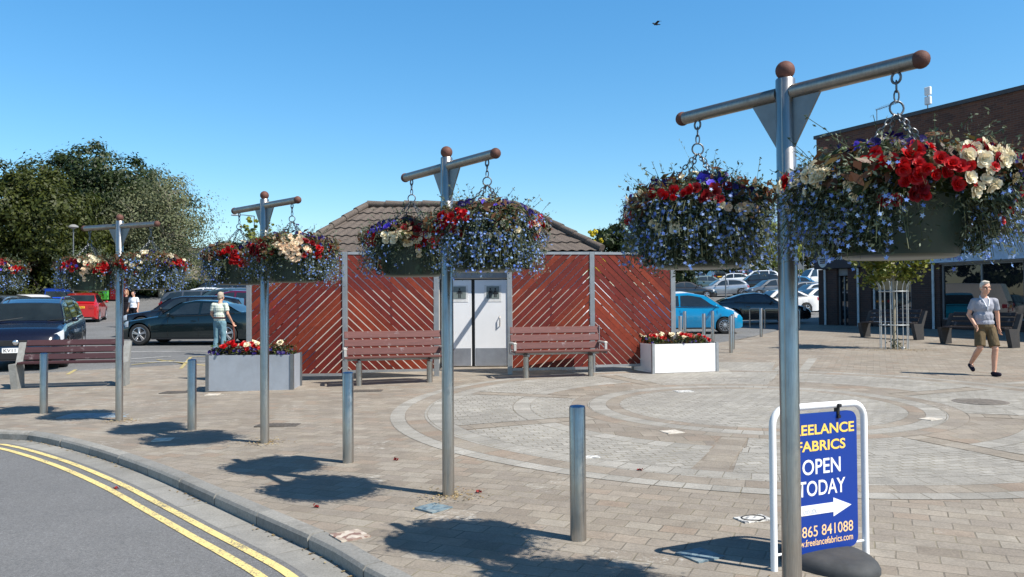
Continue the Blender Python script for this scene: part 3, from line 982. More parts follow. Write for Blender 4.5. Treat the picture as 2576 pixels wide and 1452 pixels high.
basket(eye(1, -1), 'left basket of the pole before the doors, white blooms over a bare pot', .42,
       [('white', -.4, .12, 11), ('white', -.1, -.2, 2), ('white', .1, .1, 4), ('red', .25, .0, 8), ('red', -1.15, .1, 10), ('dark', .2, .5, 9), ('dark', .55, .1, 6), ('purple', -.9, .65, 7), ('purple', -.2, .9, 4), ('violet', .95, -.15, 5),
        ('violet', -.6, .45, 4), ('purple', .9, .4, 3), ('pink', .85, .3, 3), ('red', .5, .65, 3), ('red', 2.4, .3, 4), ('white', 3.3, .4, 4), ('violet', -.95, .35, 3)],
       [(1.0, .35, 1.4), (-1.2, .35, 1.1), (2.6, .7, .8), (3.8, .5, .5)], 14, .28)
basket(eye(2, 1), 'basket over the grey planter with a great mass of cream blooms at its front', .50,
       [('pink', -.05, .35, 20), ('pink', .05, 0, 13), ('pink', .05, .7, 8), ('white', .0, .55, 5), ('dark', -.95, .35, 10), ('dark', -.9, 0, 9), ('red', .62, -.02, 9), ('red', .85, .2, 3), ('purple', .8, .65, 7), ('purple', 1.1, .35, 6), ('purple', .4, .95, 6),
        ('purple', -.5, .9, 5), ('purple', 1.3, .1, 2), ('white', 1.25, -.1, 5), ('red', -.9, .6, 4), ('red', 2.5, .3, 5), ('dark', .45, .5, 3), ('white', 3.4, .3, 3)],
       [(1.2, .4, 2.6), (.55, .2, .6), (-1.1, .35, .8), (2.4, .6, .9), (3.6, .5, .5)], 15, .33)
basket(eye(2, -1), 'basket left of the grey planter with two bright red blooms hanging over its pot', .44,
       [('red', .05, -.15, 6), ('red', .35, .12, 6), ('red', -.35, .45, 5), ('dark', -1.1, .2, 8), ('white', .75, .05, 5), ('white', .5, .6, 5), ('dark', -.1, .2, 4), ('purple', -1.0, .5, 6), ('purple', .3, .9, 5), ('dark', .9, .3, 6), ('red', -.25, .05, 3),
        ('white', .35, .9, 3), ('purple', -1.3, .3, 3), ('red', 2.5, .3, 4), ('white', 3.4, .3, 3)],
       [(-1.05, .35, 1.7), (.95, .35, 1.3), (2.4, .6, .8), (3.8, .5, .6)], 16, .28)
basket(eye(3, 1), 'right basket of the pole by the dark red bench, thick with pale lobelia', .48,
       [('red', -.95, .25, 7), ('red', -.75, -.05, 4), ('red', .85, .35, 9), ('red', 1.2, .1, 3), ('white', -.35, .1, 3), ('white', -.35, .85, 3), ('white', .6, .75, 3), ('purple', .3, .15, 4), ('purple', .6, .35, 4), ('violet', .45, .1, 3), ('purple', .1, .85, 4),
        ('white', 1.3, .5, 2), ('red', 2.5, .3, 5), ('white', 3.3, .4, 3)],
       [(.4, .6, 2.6), (-.5, .4, 1.0), (1.3, .4, 1.1), (2.6, .6, .8)], 17, .30)
basket(eye(3, -1), 'basket above the green pot before the recycling bins with red and cream blooms', .42,
       [('red', .35, .2, 14), ('red', .5, -.05, 6), ('red', -.9, .1, 10), ('white', -.1, .55, 3), ('white', .2, .7, 3), ('pink', -.2, .12, 5), ('pink', -.15, -.15, 6), ('dark', -.5, .5, 6), ('violet', -.55, .1, 2), ('white', -.1, .95, 2), ('purple', .9, .3, 3),
        ('red', 2.5, .3, 5), ('white', 3.3, .4, 3)],
       [(1.1, .35, 1.0), (-1.3, .4, 1.6), (2.6, .6, .8)], 18, .28)
basket(eye(4, 1), 'basket cut by the left edge of the picture above the dark blue car', .55,
       [('red', .85, .2, 8), ('red', -.2, .15, 5), ('violet', .2, 0, 4), ('white', -.1, .5, 3), ('purple', .3, .35, 4), ('dark', .4, .5, 5), ('white', .6, .2, 3), ('red', 2.5, .3, 5)],
       [(.3, .7, 2.6), (1.4, .5, 1.2), (-.9, .5, 1.0)], 19, .29)

# ------------------------------------------------------------------ bollards
M_capb = plain('bollard_cap', (.05, .13, .28), .35, .3, .15, 9, .1)
def bollard(p, lab, r=.055, h=.9):
    t = thing('bollard', lab, 'bollard', p, 0, 'steel bollards')
    mb = MB(); mb.lathe([(r, -.05), (r, h - .012), (r - .004, h - .004)], 28)
    mb.box((r - .0005, 0, h / 2), (.003, .004, h * .98), Matrix.Rotation(R(-118), 4, 'Z'))
    mb.build('post', M_post, t, 40)
    mb = MB(); mb.lathe([(r - .003, h - .006), (r - .004, h), (r - .02, h + .004), (0, h + .006)], 28); mb.build('cap', M_capb, t, 40)
for px, py, lab in ((1455, 1357, 'nearest, largest steel bollard with a blue cap beside the biggest basket shadow'),
                    (876, 1161, 'steel bollard in front of the left mauve bench'),
                    (483, 1081, 'steel bollard just left of the grey planter'),
                    (110, 1039, 'steel bollard in front of the dark red bench at the left')):
    bollard(gp(px, py), lab)
for px, py, Y, lab in ((1839, 888, None, 'nearest slim steel bollard right of the white planter'),
                       (1844, 879, None, 'slim steel bollard hidden close behind the one right of the white planter'),
                       (1915, 848, None, 'slim steel bollard just left of the nearest pole, before the bike hoops'),
                       (1711, 0, 21.5, 'short looking bollard at the left behind the white planter'),
                       (1722, 0, 25.4, 'second bollard from the left behind the white planter, before the bright blue car'),
                       (1770, 0, 23.0, 'third bollard from the left behind the white planter'),
                       (1792, 0, 25.0, 'rightmost bollard behind the white planter, in front of the blue car door')):
    p = gp(px, py) if Y is None else gxy(xat(px, Y), Y)
    bollard(p, lab, .05, .95)

# ------------------------------------------------------------------ benches
def wood(name, c, var=.25):
    m, n, l, b = nt(name)
    g = n.new('ShaderNodeNewGeometry')
    v = coord(n, l, (1.2, 14, 14)); v2 = coord(n, l)
    f = noise(n, l, v, 3, 6, .7); f2 = noise(n, l, v2, 5, 5, .7)
    col = ramp(n, l, g.outputs['Random Per Island'], [(0, mix(c, 1 - var)), (.5, c), (1, mix(c, 1 + var))])
    col = mixc(n, l, 1.0, col, ramp(n, l, f, [(.3, (.72,) * 3), (.7, (1.2,) * 3)]), 'MULTIPLY')
    col = mixc(n, l, ramp(n, l, f2, [(.6, (0, 0, 0)), (.72, (.55,) * 3)]), col, mix((.42, .36, .36), .8))
    l.new(col, b.inputs['Base Color']); b.inputs['Roughness'].default_value = .6
    bump(n, l, b, f, .25, .004)
    return m
M_mauve = wood('mauve_stained_slats', S(104, 64, 58), .14)
M_maroon = wood('dark_red_slats', S(60, 31, 35), .12)
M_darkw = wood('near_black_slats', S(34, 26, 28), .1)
M_cream = plain('cream_cast_metal', (.5, .48, .44), .5, .3, .1, 9, .1)
def bench_round(p0, p1, lab, L_=1.78):
    c = (p0 + p1) / 2
    d = (p1 - p0); rz = math.atan2(d.y, d.x)
    c.z = min(p0.z, p1.z)
    t = thing('park_bench', lab, 'bench', c, rz, 'mauve benches before the timber screens')
    mb = MB()
    for i, (y, z) in enumerate(((-.24, .515), (-.12, .505), (0, .495), (.11, .49))):
        mb.box((.03 if i == 0 else 0, y, z), (L_ + (.08 if i == 0 else 0), .105, .038), bev=.006)
    mb.build('seat', M_mauve, t, 30)
    mb = MB()
    for y, z in ((.19, .60), (.225, .75), (.26, .90)):
        T = Matrix.Translation((0, y, z)) @ Matrix.Rotation(R(-12), 4, 'X')
        mb.box((0, 0, 0), (L_, .036, .128), T, bev=.006)
    mb.build('backrest', M_mauve, t, 30)
    for s in (-1, 1):
        mb = MB(); mb.lathe([(.055, -.05), (.055, .41), (.05, .415), (0, .415)], 20, Matrix.Translation((s * (L_ / 2 - .25), -.05, 0)))
        lg = mb.build('leg', M_post, t, 40)
        mb = MB(); mb.box((s * (L_ / 2 - .25), -.06, .44), (.05, .42, .05), bev=.005); mb.build('bracket', M_galv, lg, 0)
        mb = MB()
        mb.box((s * (L_ / 2 + .015), .24, .72), (.014, .05, .52), Matrix.Rotation(0, 4, 'X'), bev=.004)
        mb.box((s * (L_ / 2 + .015), 0, .47), (.014, .5, .045), bev=.004)
        mb.build('end_frame', M_frame, t, 0)
        mb = MB(); mb.box((s * (L_ / 2 + .0), -.02, .66), (.075, .44, .045), bev=.015); mb.box((s * (L_ / 2), -.22, .585), (.05, .035, .12), bev=.006)
        mb.build('armrest', M_cream, t, 30)
    mb = MB(); mb.box((0, .06, .455), (L_ - .1, .05, .04)); mb.build('rail', M_frame, t, 0)
bench_round(gp(905, 969), gp(1078, 961), 'mauve slatted bench on round steel legs, left of the white doors')
bench_round(gp(1325, 951), gp(1482, 946), 'mauve slatted bench on round steel legs, right of the white doors')

def bench_cast(p, rz, L_, m_end, m_slat, lab):
    t = thing('park_bench', lab, 'bench', p, rz)
    for s in (-1, 1):
        mb = MB()
        prof = [(-.30, .43), (-.18, .02), (-.18, -.03), (.14, -.03), (.14, .02), (.12, .36), (.31, .84), (.22, .84), (.03, .455), (-.30, .46)]
        P = [(y, z) for y, z in prof]
        T = Matrix(((0, 0, 1, s * L_ / 2 - .06), (1, 0, 0, 0), (0, 1, 0, 0), (0, 0, 0, 1)))
        mb.prism(P, .12, T)
        mb.build('end_frame', m_end, t, 25)
    mb = MB()
    for y in (-.23, -.12, -.01): mb.box((0, y, .475), (L_ - .14, .1, .04), bev=.006)
    mb.build('seat', m_slat, t, 30)
    mb = MB()
    for k in range(3):
        T = Matrix.Translation((0, .09 + .062 * k, .565 + .13 * k)) @ Matrix.Rotation(R(-23), 4, 'X')
        mb.box((0, 0, 0), (L_ - .14, .04, .112), T, bev=.006)
    mb.build('backrest', m_slat, t, 30)
    return t
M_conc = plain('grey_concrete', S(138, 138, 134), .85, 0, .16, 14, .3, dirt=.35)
M_dconc = plain('shade_dark_concrete', S(50, 50, 52), .85, 0, .16, 14, .3, dirt=.3)  # benches by the shops: concrete colour darkened to stand in for shade
a, b = gp(45, 978), gp(300, 970)
bench_cast((a + b) / 2 + Vector((0, .1, 0)), math.atan2(b.y - a.y, b.x - a.x), (b - a).length + .1, M_conc, M_maroon, 'dark red slatted bench with grey concrete ends in front of the dark blue car')
e_sh = Vector((.437, -.899))
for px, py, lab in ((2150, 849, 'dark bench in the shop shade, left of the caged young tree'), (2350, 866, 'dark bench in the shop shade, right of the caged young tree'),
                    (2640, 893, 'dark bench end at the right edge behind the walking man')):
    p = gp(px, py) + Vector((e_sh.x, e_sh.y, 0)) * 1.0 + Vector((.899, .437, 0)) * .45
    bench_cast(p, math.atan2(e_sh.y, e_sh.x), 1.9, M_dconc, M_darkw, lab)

# ------------------------------------------------------------------ planters
def planter(pl, pr, h, dep, mats, lab, labp, group, seed, turn=0):
    c = (pl + pr) / 2; d = pr - pl; L_ = d.xy.length; rz = math.atan2(d.y, d.x)
    t = thing('planter', lab, 'planter', (c.x, c.y, min(pl.z, pr.z)), rz)
    mb = MB()
    w = .035
    mb.box((0, 0, h / 2), (L_ - .08, .02, h - .03))
    mb.box((0, dep, h / 2), (L_ - .08, .02, h - .03))
    mb.box((-L_ / 2 + .03, dep / 2, h / 2), (.02, dep - .04, h - .03)); mb.box((L_ / 2 - .03, dep / 2, h / 2), (.02, dep - .04, h - .03))
    mb.build('side_panels', mats[0], t, 0)
    for x in (-1, 1):
        for y in (0, dep):
            mb = MB(); mb.box((x * (L_ / 2 - .02), y, h / 2), (.055, .055, h)); mb.build('corner_post', mats[1], t, 0)
    mb = MB(); mb.box((0, dep / 2, h - .09), (L_ - .09, dep - .05, .02)); mb.build('soil', M_soil, t, 0)
    rr = random.Random(seed); rn = np.random.default_rng(seed)
    g = thing('bedding_plants', labp, 'plants', (c.x, c.y, min(pl.z, pr.z) + h - .08), rz)
    n = 1500
    C = np.stack([rn.uniform(-L_ / 2 + .06, L_ / 2 - .06, n), rn.uniform(.03, dep - .03, n), np.abs(rn.normal(.06, .06, n))], 1)
    C[:, 2] += .05 * np.sin(C[:, 0] * 7 + seed) + .03
    link('leaves', facemesh('leaves', leaves(C, .06, .026, .5, None, .3), 4, M_leaf), g)
    link('grey_leaves', facemesh('grey_leaves', leaves(C[:500] + np.array([0, 0, .03]), .06, .026, .5, None, .3), 4, M_leafb), g)
    for kind, x0, cnt, zz in group:
        for i in range(cnt):
            x = cl(x0 * L_ / 2 + rr.gauss(0, .10), -L_ / 2 + .04, L_ / 2 - .02); y = rr.uniform(-.02, dep * .7)
            sz = {'red': .05, 'white': .05, 'purple': .038}.get(kind, .04) * rr.uniform(.8, 1.2)
            o = link(FNAME[kind], FL[kind][i % 2], g)
            o.rotation_mode = 'QUATERNION'
            o.rotation_quaternion = Vector((rr.gauss(0, .4), -.8 + rr.gauss(0, .3), .7)).to_track_quat('Z', 'Y')
            o.location = (x, y, zz + rr.uniform(-.04, .05)); o.scale = (sz, sz, sz)
    return t
M_plg = plain('planter_grey_sheet', S(158, 164, 172), .5, .2, .08, 3, .05, dirt=.3)
M_plw = plain('planter_white_sheet', (.82, .80, .78), .35, 0, .03, 3, .03, dirt=.1)
planter(gp(519, 986), gp(738, 980), .66, .55, (M_plg, M_galv), 'grey sheet metal planter box behind the third basket pole', 'red, white and dark purple bedding flowers in the grey planter',
        [('red', -.35, 9, .24), ('red', -.05, 7, .20), ('white', -.1, 6, .24), ('white', .72, 3, .26), ('red', .12, 5, .13), ('purple', -.75, 18, .12), ('purple', -.35, 12, .10), ('purple', .3, 14, .11), ('purple', .68, 12, .11), ('red', -.6, 4, .22), ('purple', .05, 8, .12)], 5)
planter(gp(1641, 941), gp(1806, 934), .60, .95, (M_plw, M_frame), 'bright white planter box at the right end of the timber screens', 'mixed red, white and purple bedding flowers in the white planter',
        [('red', -.7, 6, .18), ('white', -.8, 4, .2), ('white', -.5, 4, .2), ('white', .05, 7, .22), ('red', .1, 6, .2), ('purple', .35, 14, .1), ('purple', -.2, 8, .1), ('red', .6, 4, .18), ('purple', -.9, 5, .12), ('red', .8, 4, .08)], 6)

# ------------------------------------------------------------------ slatted timber screens
def screen_wood():
    m, n, l, b = nt('oiled_red_timber')
    g = n.new('ShaderNodeNewGeometry')
    v = coord(n, l); f = noise(n, l, v, 18, 6, .7); f2 = noise(n, l, v, 2.2, 5, .65)
    col = ramp(n, l, g.outputs['Random Per Island'], [(0, S(92, 30, 20)), (.25, S(112, 40, 23)), (.5, S(98, 30, 26)), (.75, S(124, 49, 26)), (1, S(84, 24, 26))])
    col = mixc(n, l, 1.0, col, ramp(n, l, f, [(.3, (.75,) * 3), (.7, (1.2,) * 3)]), 'MULTIPLY')
    col = mixc(n, l, 1.0, col, ramp(n, l, f2, [(.3, (.8, .78, .8)), (.7, (1.2, 1.18, 1.1))]), 'MULTIPLY')
    l.new(col, b.inputs['Base Color']); b.inputs['Roughness'].default_value = .6; b.inputs['Specular IOR Level'].default_value = .3
    bump(n, l, b, f, .15, .003)
    return m
M_red = screen_wood()
def clip_poly(P, x0, x1, z0, z1):
    for ax, lim, sg in ((0, x0, 1), (0, x1, -1), (1, z0, 1), (1, z1, -1)):
        Q = []
        for i in range(len(P)):
            a, b = P[i - 1], P[i]
            da, db = (a[ax] - lim) * sg, (b[ax] - lim) * sg
            if (da >= 0) != (db >= 0):
                t = da / (da - db); Q.append((a[0] + (b[0] - a[0]) * t, a[1] + (b[1] - a[1]) * t))
            if db >= 0: Q.append(b)
        P = Q
        if len(P) < 3: return None
    return P
def slat_panel(parent, a, b, z0, z1, rise, seed):
    """panel between post feet a and b (parent space); rise=+1: slats climb to the right"""
    d = (b - a); L_ = d.xy.length; d = Vector((d.x, d.y, 0)).normalized(); e = Vector((-d.y, d.x, 0))
    rr = random.Random(seed)
    mb = MB()
    w, gap = .101, .0155
    ang = R(44) * rise
    u = Vector((math.cos(ang), math.sin(ang))); v = Vector((-u.y, u.x))
    x0, x1 = .055, L_ - .055
    n = int(4.5 / (w + gap))
    for i in range(-n, n):
        c = Vector((L_ / 2, (z0 + z1) / 2)) + v * (i * (w + gap) + rr.uniform(-.003, .003))
        w_ = w / 2 + rr.choice((-.002, 0, 0, .003, .006)); P = [c - u * 4 - v * w / 2, c + u * 4 - v * w / 2, c + u * 4 + v * w_, c - u * 4 + v * w_]
        P = clip_poly([(p.x, p.y) for p in P], x0, x1, z0 + .05, z1 - .05)
        if not P: continue
        y = rr.uniform(-.002, .002)
        T = Matrix(((d.x, 0, -e.x, a.x + e.x * (.012 + y)), (d.y, 0, -e.y, a.y + e.y * (.012 + y)), (0, 1, 0, 0), (0, 0, 0, 1)))
        mb.prism(P, .024, T)
    pn = mb.build('slat_panel', M_red, parent, 0)
    mb = MB()
    T = Matrix.Translation((a.x, a.y, 0)) @ Matrix.Rotation(math.atan2(d.y, d.x), 4, 'Z')
    mb.box((L_ / 2, 0, z1 - .025), (L_ - .1, .05, .05), T); mb.box((L_ / 2, 0, z0 + .025), (L_ - .1, .05, .05), T)
    mb.box((L_ / 2, .035, (z0 + z1) / 2), (.05, .02, z1 - z0 - .1), T)
    mb.build('rail', M_frame, parent, 0)
def screen(feet, top, rises, lab):
    o = feet[0]
    t = thing('timber_screen', lab, 'screen', o)
    F = [f - o for f in feet]
    for f in F:
        mb = MB(); mb.box((f.x, f.y, (top - o.z) / 2 - .05), (.095, .075, top - o.z + .1), bev=.004); mb.build('post', M_frame, t, 0)
    for i, r in enumerate(rises):
        z0 = max(F[i].z, F[i + 1].z) + (.07, .1, .2, .22)[i + (2 if rises[0] > 0 and len(lab) < 0 else 0)]
        slat_panel(t, F[i], F[i + 1], z0, top - o.z, r, i + len(lab))
    return t
def fy(px, Y): return gxy(xat(px, Y), Y)
TOP = at(1490, 635, 16.5).z
screen([fy(627, 15.6), fy(868, 15.7), fy(1098, 16.0)], at(868, 634, 15.7).z, (1, -1), 'red slatted timber screen of two panels left of the white doors')
sr = screen([fy(1282, 16.2), fy(1490, 16.4), fy(1693, 16.8)], TOP, (1, -1), 'red slatted timber screen of two panels right of the white doors')

# ------------------------------------------------------------------ toilet block
M_rend = plain('cream_render', (.62, .58, .52), .85, 0, .06, 3, .15)
def tile_mat():
    m, n, l, b = nt('brown_roof_tiles')
    v = coord(n, l)
    f = noise(n, l, v, 55, 4, .75); f2 = noise(n, l, v, 1.2, 5); f3 = noise(n, l, v, 14, 4, .7)
    col = ramp(n, l, f, [(.3, S(58, 51, 47)), (.5, S(92, 82, 75)), (.66, S(118, 107, 98)), (.8, S(160, 150, 140))])
    col = mixc(n, l, 1.0, col, ramp(n, l, f2, [(.3, (.85,) * 3), (.7, (1.12,) * 3)]), 'MULTIPLY')
    col = mixc(n, l, ramp(n, l, f3, [(.6, (0, 0, 0)), (.72, (.5,) * 3)]), col, S(120, 116, 96))
    l.new(col, b.inputs['Base Color']); b.inputs['Roughness'].default_value = .9
    bump(n, l, b, f, .5, .01)
    return m
M_tile = tile_mat()
DY = 17.75
fz = zg(-1, DY)
tb = thing('toilet_block', 'public toilet block with a brown tiled hipped roof behind the timber screens', 'building', (-1.4, DY, fz))
def w2(x, y, z): return Vector((x + 1.4, y - DY, z - fz))
X0, X1, Y1 = -4.3, 1.55, 22.0
xd0, xd1 = xat(1106, DY), xat(1279, DY)
EZ = 2.72
mb = MB()
def wallbox(mb, xa, xb, ya, yb, za, zb):
    a, b = w2(xa, ya, za), w2(xb, yb, zb); mb.box((a + b) / 2, (abs(b.x - a.x), abs(b.y - a.y), abs(b.z - a.z)))
DT = at(1200, 702, DY).z
wallbox(mb, X0, xd0, DY, DY + .2, fz - .1, EZ); wallbox(mb, xd1, X1, DY, DY + .2, fz - .1, EZ); wallbox(mb, xd0, xd1, DY, DY + .2, DT, EZ)
wallbox(mb, X0, X0 + .2, DY + .2, Y1, fz - .1, EZ); wallbox(mb, X1 - .2, X1, DY + .2, Y1, fz - .1, EZ); wallbox(mb, X0 + .2, X1 - .2, Y1 - .2, Y1, fz - .1, EZ)
mb.build('wall', M_rend, tb, 0)
# hipped roof with stepped, wavy courses
def roof_slope(mb, A, B, C, D, courses=6, nu=220):
    """A-B eave, D-C ridge (D above A)"""
    n = (B - A).cross(D - A).normalized()
    rows = []
    for j in range(courses):
        for k in (0, 1):
            vv = (j + k) / courses
            l0 = A.lerp(D, vv); r0 = B.lerp(C, vv)
            L_ = (B - A).length; ex = (B - A).normalized()
            row = []
            for i in range(nu + 1):
                p = l0.lerp(r0, i / nu)
                s = (p - A).dot(ex)
                wv = .013 * math.sin(s * 2 * math.pi / .2)
                row.append(p + n * ((.04 if k == 0 else .01) + wv))
            rows.append(row)
    mb.grid(rows)
ex0, ex1, ey0, ey1 = -4.75, 1.95, 17.47, 22.4
rx0, rx1, ryc, rz_ = xat(925, 19.5), xat(1296, 19.5), 19.5, at(1100, 520, 19.5).z
EA, EB, EC, ED = w2(ex0, ey0, EZ), w2(ex1, ey0, EZ), w2(ex1, ey1, EZ), w2(ex0, ey1, EZ)
RA_, RB_ = w2(rx0, ryc, rz_), w2(rx1, ryc, rz_)
mb = MB()
roof_slope(mb, EA, EB, RB_, RA_); roof_slope(mb, EB, EC, RB_, RB_, 6, 90); roof_slope(mb, EC, ED, RA_, RB_); roof_slope(mb, ED, EA, RA_, RA_, 6, 90)
rf = mb.build('roof', M_tile, tb, 30)
mb = MB()
for a, b in ((EA, RA_), (EB, RB_), (EC, RB_), (ED, RA_), (RA_, RB_)):
    n_ = max(2, int((b - a).length / .4))
    for i in range(n_):
        p, q = a.lerp(b, i / n_), a.lerp(b, (i + 1.04) / n_)
        mb.tube([p + Vector((0, 0, .075)), q + Vector((0, 0, .06))], [.085, .072], 10)
mb.build('ridge_tiles', M_tile, rf, 40)
mb = MB()
for a, b in ((EA, EB), (EB, EC), (ED, EA)):
    d = (b - a).normalized(); T = Matrix.Translation((a + b) / 2 + Vector((0, 0, -.07))) @ Matrix.Rotation(math.atan2(d.y, d.x), 4, 'Z')
    mb.box((0, .03, 0), ((b - a).length, .03, .16), T)
mb.box((EA + EC) / 2 + Vector((0, 0, -.12)), (abs(EC.x - EA.x) - .08, abs(EC.y - EA.y) - .08, .02))
mb.build('fascia', plain('grey_fascia', (.2, .2, .2), .6), rf, 0)
# doors
M_door = plain('white_door_paint', (.85, .86, .87), .4, 0, .03, 2, .03, dirt=.06)
M_kick = plain('kick_plate_steel', (.34, .35, .38), .4, .6, .12, 5, .06)
M_sgn = plain('sign_grey', S(122, 132, 128), .5)
M_sgb = plain('sign_white_border', (.7, .7, .68), .5)
xm = xat(1190, DY)
for s, (xa, xb) in ((-1, (xd0 + .03, xm - .035)), (1, (xm + .035, xd1 - .03))):
    ly = DY + .06
    a, b = w2(xa, ly, fz + .02), w2(xb, ly, DT - .02)
    mb = MB(); mb.box((a + b) / 2, (b.x - a.x, .05, b.z - a.z), bev=.004)
    dr = mb.build('door', M_door, tb, 0)
    mb = MB(); k = (a + b) / 2; mb.box((k.x, k.y - .0275, a.z + .2), (b.x - a.x - .03, .005, .38)); mb.build('kick_plate', M_kick, dr, 0)
    cxp = w2(xat(1156 if s < 0 else 1240, DY), ly, at(1240, 738, DY).z)
    mb = MB(); mb.box((cxp.x, cxp.y - .028, cxp.z), (.37, .006, .37)); sg = mb.build('sign_border', M_sgb, dr, 0)
    mb = MB(); mb.box((cxp.x, cxp.y - .033, cxp.z + .02), (.28, .006, .27)); mb.mi = 1
    T0 = Matrix.Translation((cxp.x, cxp.y - .0365, cxp.z + .02))
    for q in ((-.055, .055) if s > 0 else (.0,)):
        f = q > 0
        mb.box((q, 0, .075), (.036, .003, .04), T0)
        Q = [(-.04, -.02), (.04, -.02), (.032, .045), (-.032, .045)] if not f else [(-.055, -.04), (.055, -.04), (.022, .045), (-.022, .045)]
        TT = T0 @ Matrix(((1, 0, 0, q), (0, 0, 1, -.0015), (0, 1, 0, 0), (0, 0, 0, 1)))
        mb.prism(Q[::-1], .003, TT)
        for s2 in (-1, 1):
            mb.box((q + s2 * .016, 0, -.07), (.02, .003, .10 if not f else .07), T0); mb.box((q + s2 * .052, 0, .0), (.013, .003, .07), T0)
    mb.build('toilet_sign', [M_sgn, M_dark], dr, 0)
    if s > 0:
        hx = w2(xat(1257, DY), ly, at(1257, 808, DY).z)
        mb = MB(); mb.tube([hx + Vector((0, -.025, -.11)), hx + Vector((0, -.07, -.08)), hx + Vector((0, -.07, .08)), hx + Vector((0, -.025, .11))], .011, 10)
        mb.build('handle', M_post, dr, 60)
mb = MB(); a, b = w2(xd0, DY + .12, fz), w2(xd1, DY + .14, DT); mb.box((a + b) / 2, (b.x - a.x, .02, b.z - a.z)); mb.build('door_frame', M_dark, tb, 0)
mb = MB(); a = w2(xd0, DY - .03, DT + .02); b = w2(xd1, DY - .002, EZ - .1); mb.box((a + b) / 2, (b.x - a.x, .026, b.z - a.z)); mb.build('lintel_panel', plain('lintel_grey', (.24, .25, .27), .5, .2), tb, 0)
# link beam from the screen post back to the wall: it throws the slanting shadow on the doors
f = fy(1282, 16.2) - fy(1282, 16.2)
mb = MB(); q = fy(1282, 16.2)
mb.box((-.02, (DY - 16.2) / 2 + .02, at(1270, 668, 16.9).z - q.z), (.07, DY - 16.2 - .12, .07)); mb.build('link_beam', M_frame, sr, 0)

# ------------------------------------------------------------------ pavement sign
M_sblue = plain('sign_blue', S(5, 54, 142), .35, 0, .05, 3, .02)
M_syel = plain('sign_yellow', S(250, 206, 96), .45, 0, .02, 3, 0)
M_sora = plain('sign_pale_orange', S(248, 205, 150), .45, 0, .02, 3, 0)
M_swht = plain('sign_white', (.85, .85, .85), .45, 0, .02, 3, 0)
M_sgry = plain('sign_faint_grey', (.5, .52, .55), .5, 0, .02, 3, 0)
def text_obj(name, body, w, h, cx, cz, mat, parent, y, off=.0, T=None, align=None, bold=0.0):
    cu = bpy.data.curves.new(name, 'FONT'); cu.body = body; cu.size = 1; cu.offset = bold; cu.resolution_u = 4
    tmp = bpy.data.objects.new('tmp', cu); COL.objects.link(tmp)
    me = bpy.data.meshes.new_from_object(tmp.evaluated_get(bpy.context.evaluated_depsgraph_get()))
    bpy.data.objects.remove(tmp); bpy.data.curves.remove(cu)
    co = np.empty(len(me.vertices) * 3); me.vertices.foreach_get('co', co); co = co.reshape(-1, 3)
    lo, hi = co.min(0), co.max(0)
    out = np.zeros_like(co)
    out[:, 0] = (co[:, 0] - (lo[0] + hi[0]) / 2) / (hi[0] - lo[0]) * w + cx
    out[:, 1] = y
    out[:, 2] = (co[:, 1] - lo[1]) / (hi[1] - lo[1]) * h + cz - h / 2
    me.vertices.foreach_set('co', out.ravel().astype(np.float32)); me.update(); me.name = name
    me.materials.clear(); me.materials.append(mat)
    return link(name, me, parent)
def rrect(w, h, r, n=8, x0=0, z0=0):
    P = []
    for cx_, cz_, a0 in ((w / 2 - r, r, -90), (w / 2 - r, h - r, 0), (-w / 2 + r, h - r, 90), (-w / 2 + r, r, 180)):
        for i in range(n + 1):
            a = R(a0 + 90 * i / n); P.append((x0 + cx_ + r * math.cos(a), z0 + cz_ + r * math.sin(a)))
    return P
pa, pb_ = Vector((1.545, 4.86, 0)), Vector((2.235, 5.17, 0))
c = (pa + pb_) / 2; ang = math.atan2(pb_.y - pa.y, pb_.x - pa.x)
sg = thing('pavement_sign', 'blue pavement sign with yellow lettering in a white frame on a black rubber foot', 'sign', (c.x, c.y, zg(c.x, c.y)), ang)
tilt = Matrix.Rotation(R(-2), 4, 'X')
TX = Matrix(((1, 0, 0, 0), (0, 0, -1, .012), (0, 1, 0, 0), (0, 0, 0, 1)))
mb = MB(); mb.prism(rrect(.592, .845, .06, 8, 0, .072), .024, TX); mb.build('panel', M_sblue, sg, 30)
mb = MB()
W_ = .372
pts = [(-W_, 0, .0), (-W_, 0, .86)] + [(-W_ + .1 - .1 * math.cos(R(a)), 0, .86 + .1 * math.sin(R(a))) for a in (15, 30, 45, 60, 75, 90)] + \
      [(W_ - .1 + .1 * math.sin(R(a)), 0, .86 + .1 * math.cos(R(a))) for a in (0, 15, 30, 45, 60, 75)] + [(W_, 0, .86), (W_, 0, 0)]
mb.tube(pts, .021, 14)
mb.tube([(-W_, 0, .09), (W_, 0, .09)], .008, 8)
mb.build('frame', M_swht, sg, 60)
top = .072 + .845
Y_ = -.0135
for nm, body, w, h, x, dz, mt, bold in (('lettering_heading', 'FREELANCE', .545, .064, .0, .098, M_syel, .022), ('lettering_fabrics', 'FABRICS', .395, .064, .0, .198, M_syel, .022),
                                  ('lettering_open', 'OPEN', .31, .094, 0, .325, M_swht, .012), ('lettering_today', 'TODAY', .385, .094, 0, .455, M_swht, .012),
                                  ('lettering_phone', '01865 841088', .505, .066, 0, .715, M_sora, .004), ('lettering_address', 'www.freelancefabrics.com', .50, .042, 0, .782, M_sora, .008),
                                  ('lettering_postcode', 'OX5 2DL', .11, .026, -.10, .592, M_sgry, 0)):
    text_obj(nm, body, w, h, x, top - dz, mt, sg, Y_ - (.003 if mt is M_sgry else 0), bold=bold)
mb = MB(); z = top - .585
mb.prism([(-.24, z - .03), (.09, z - .03), (.09, z - .058), (.24, z), (.09, z + .058), (.09, z + .03), (-.24, z + .03)], .002, Matrix(((1, 0, 0, 0), (0, 0, -1, Y_ + .001), (0, 1, 0, 0), (0, 0, 0, 1))))
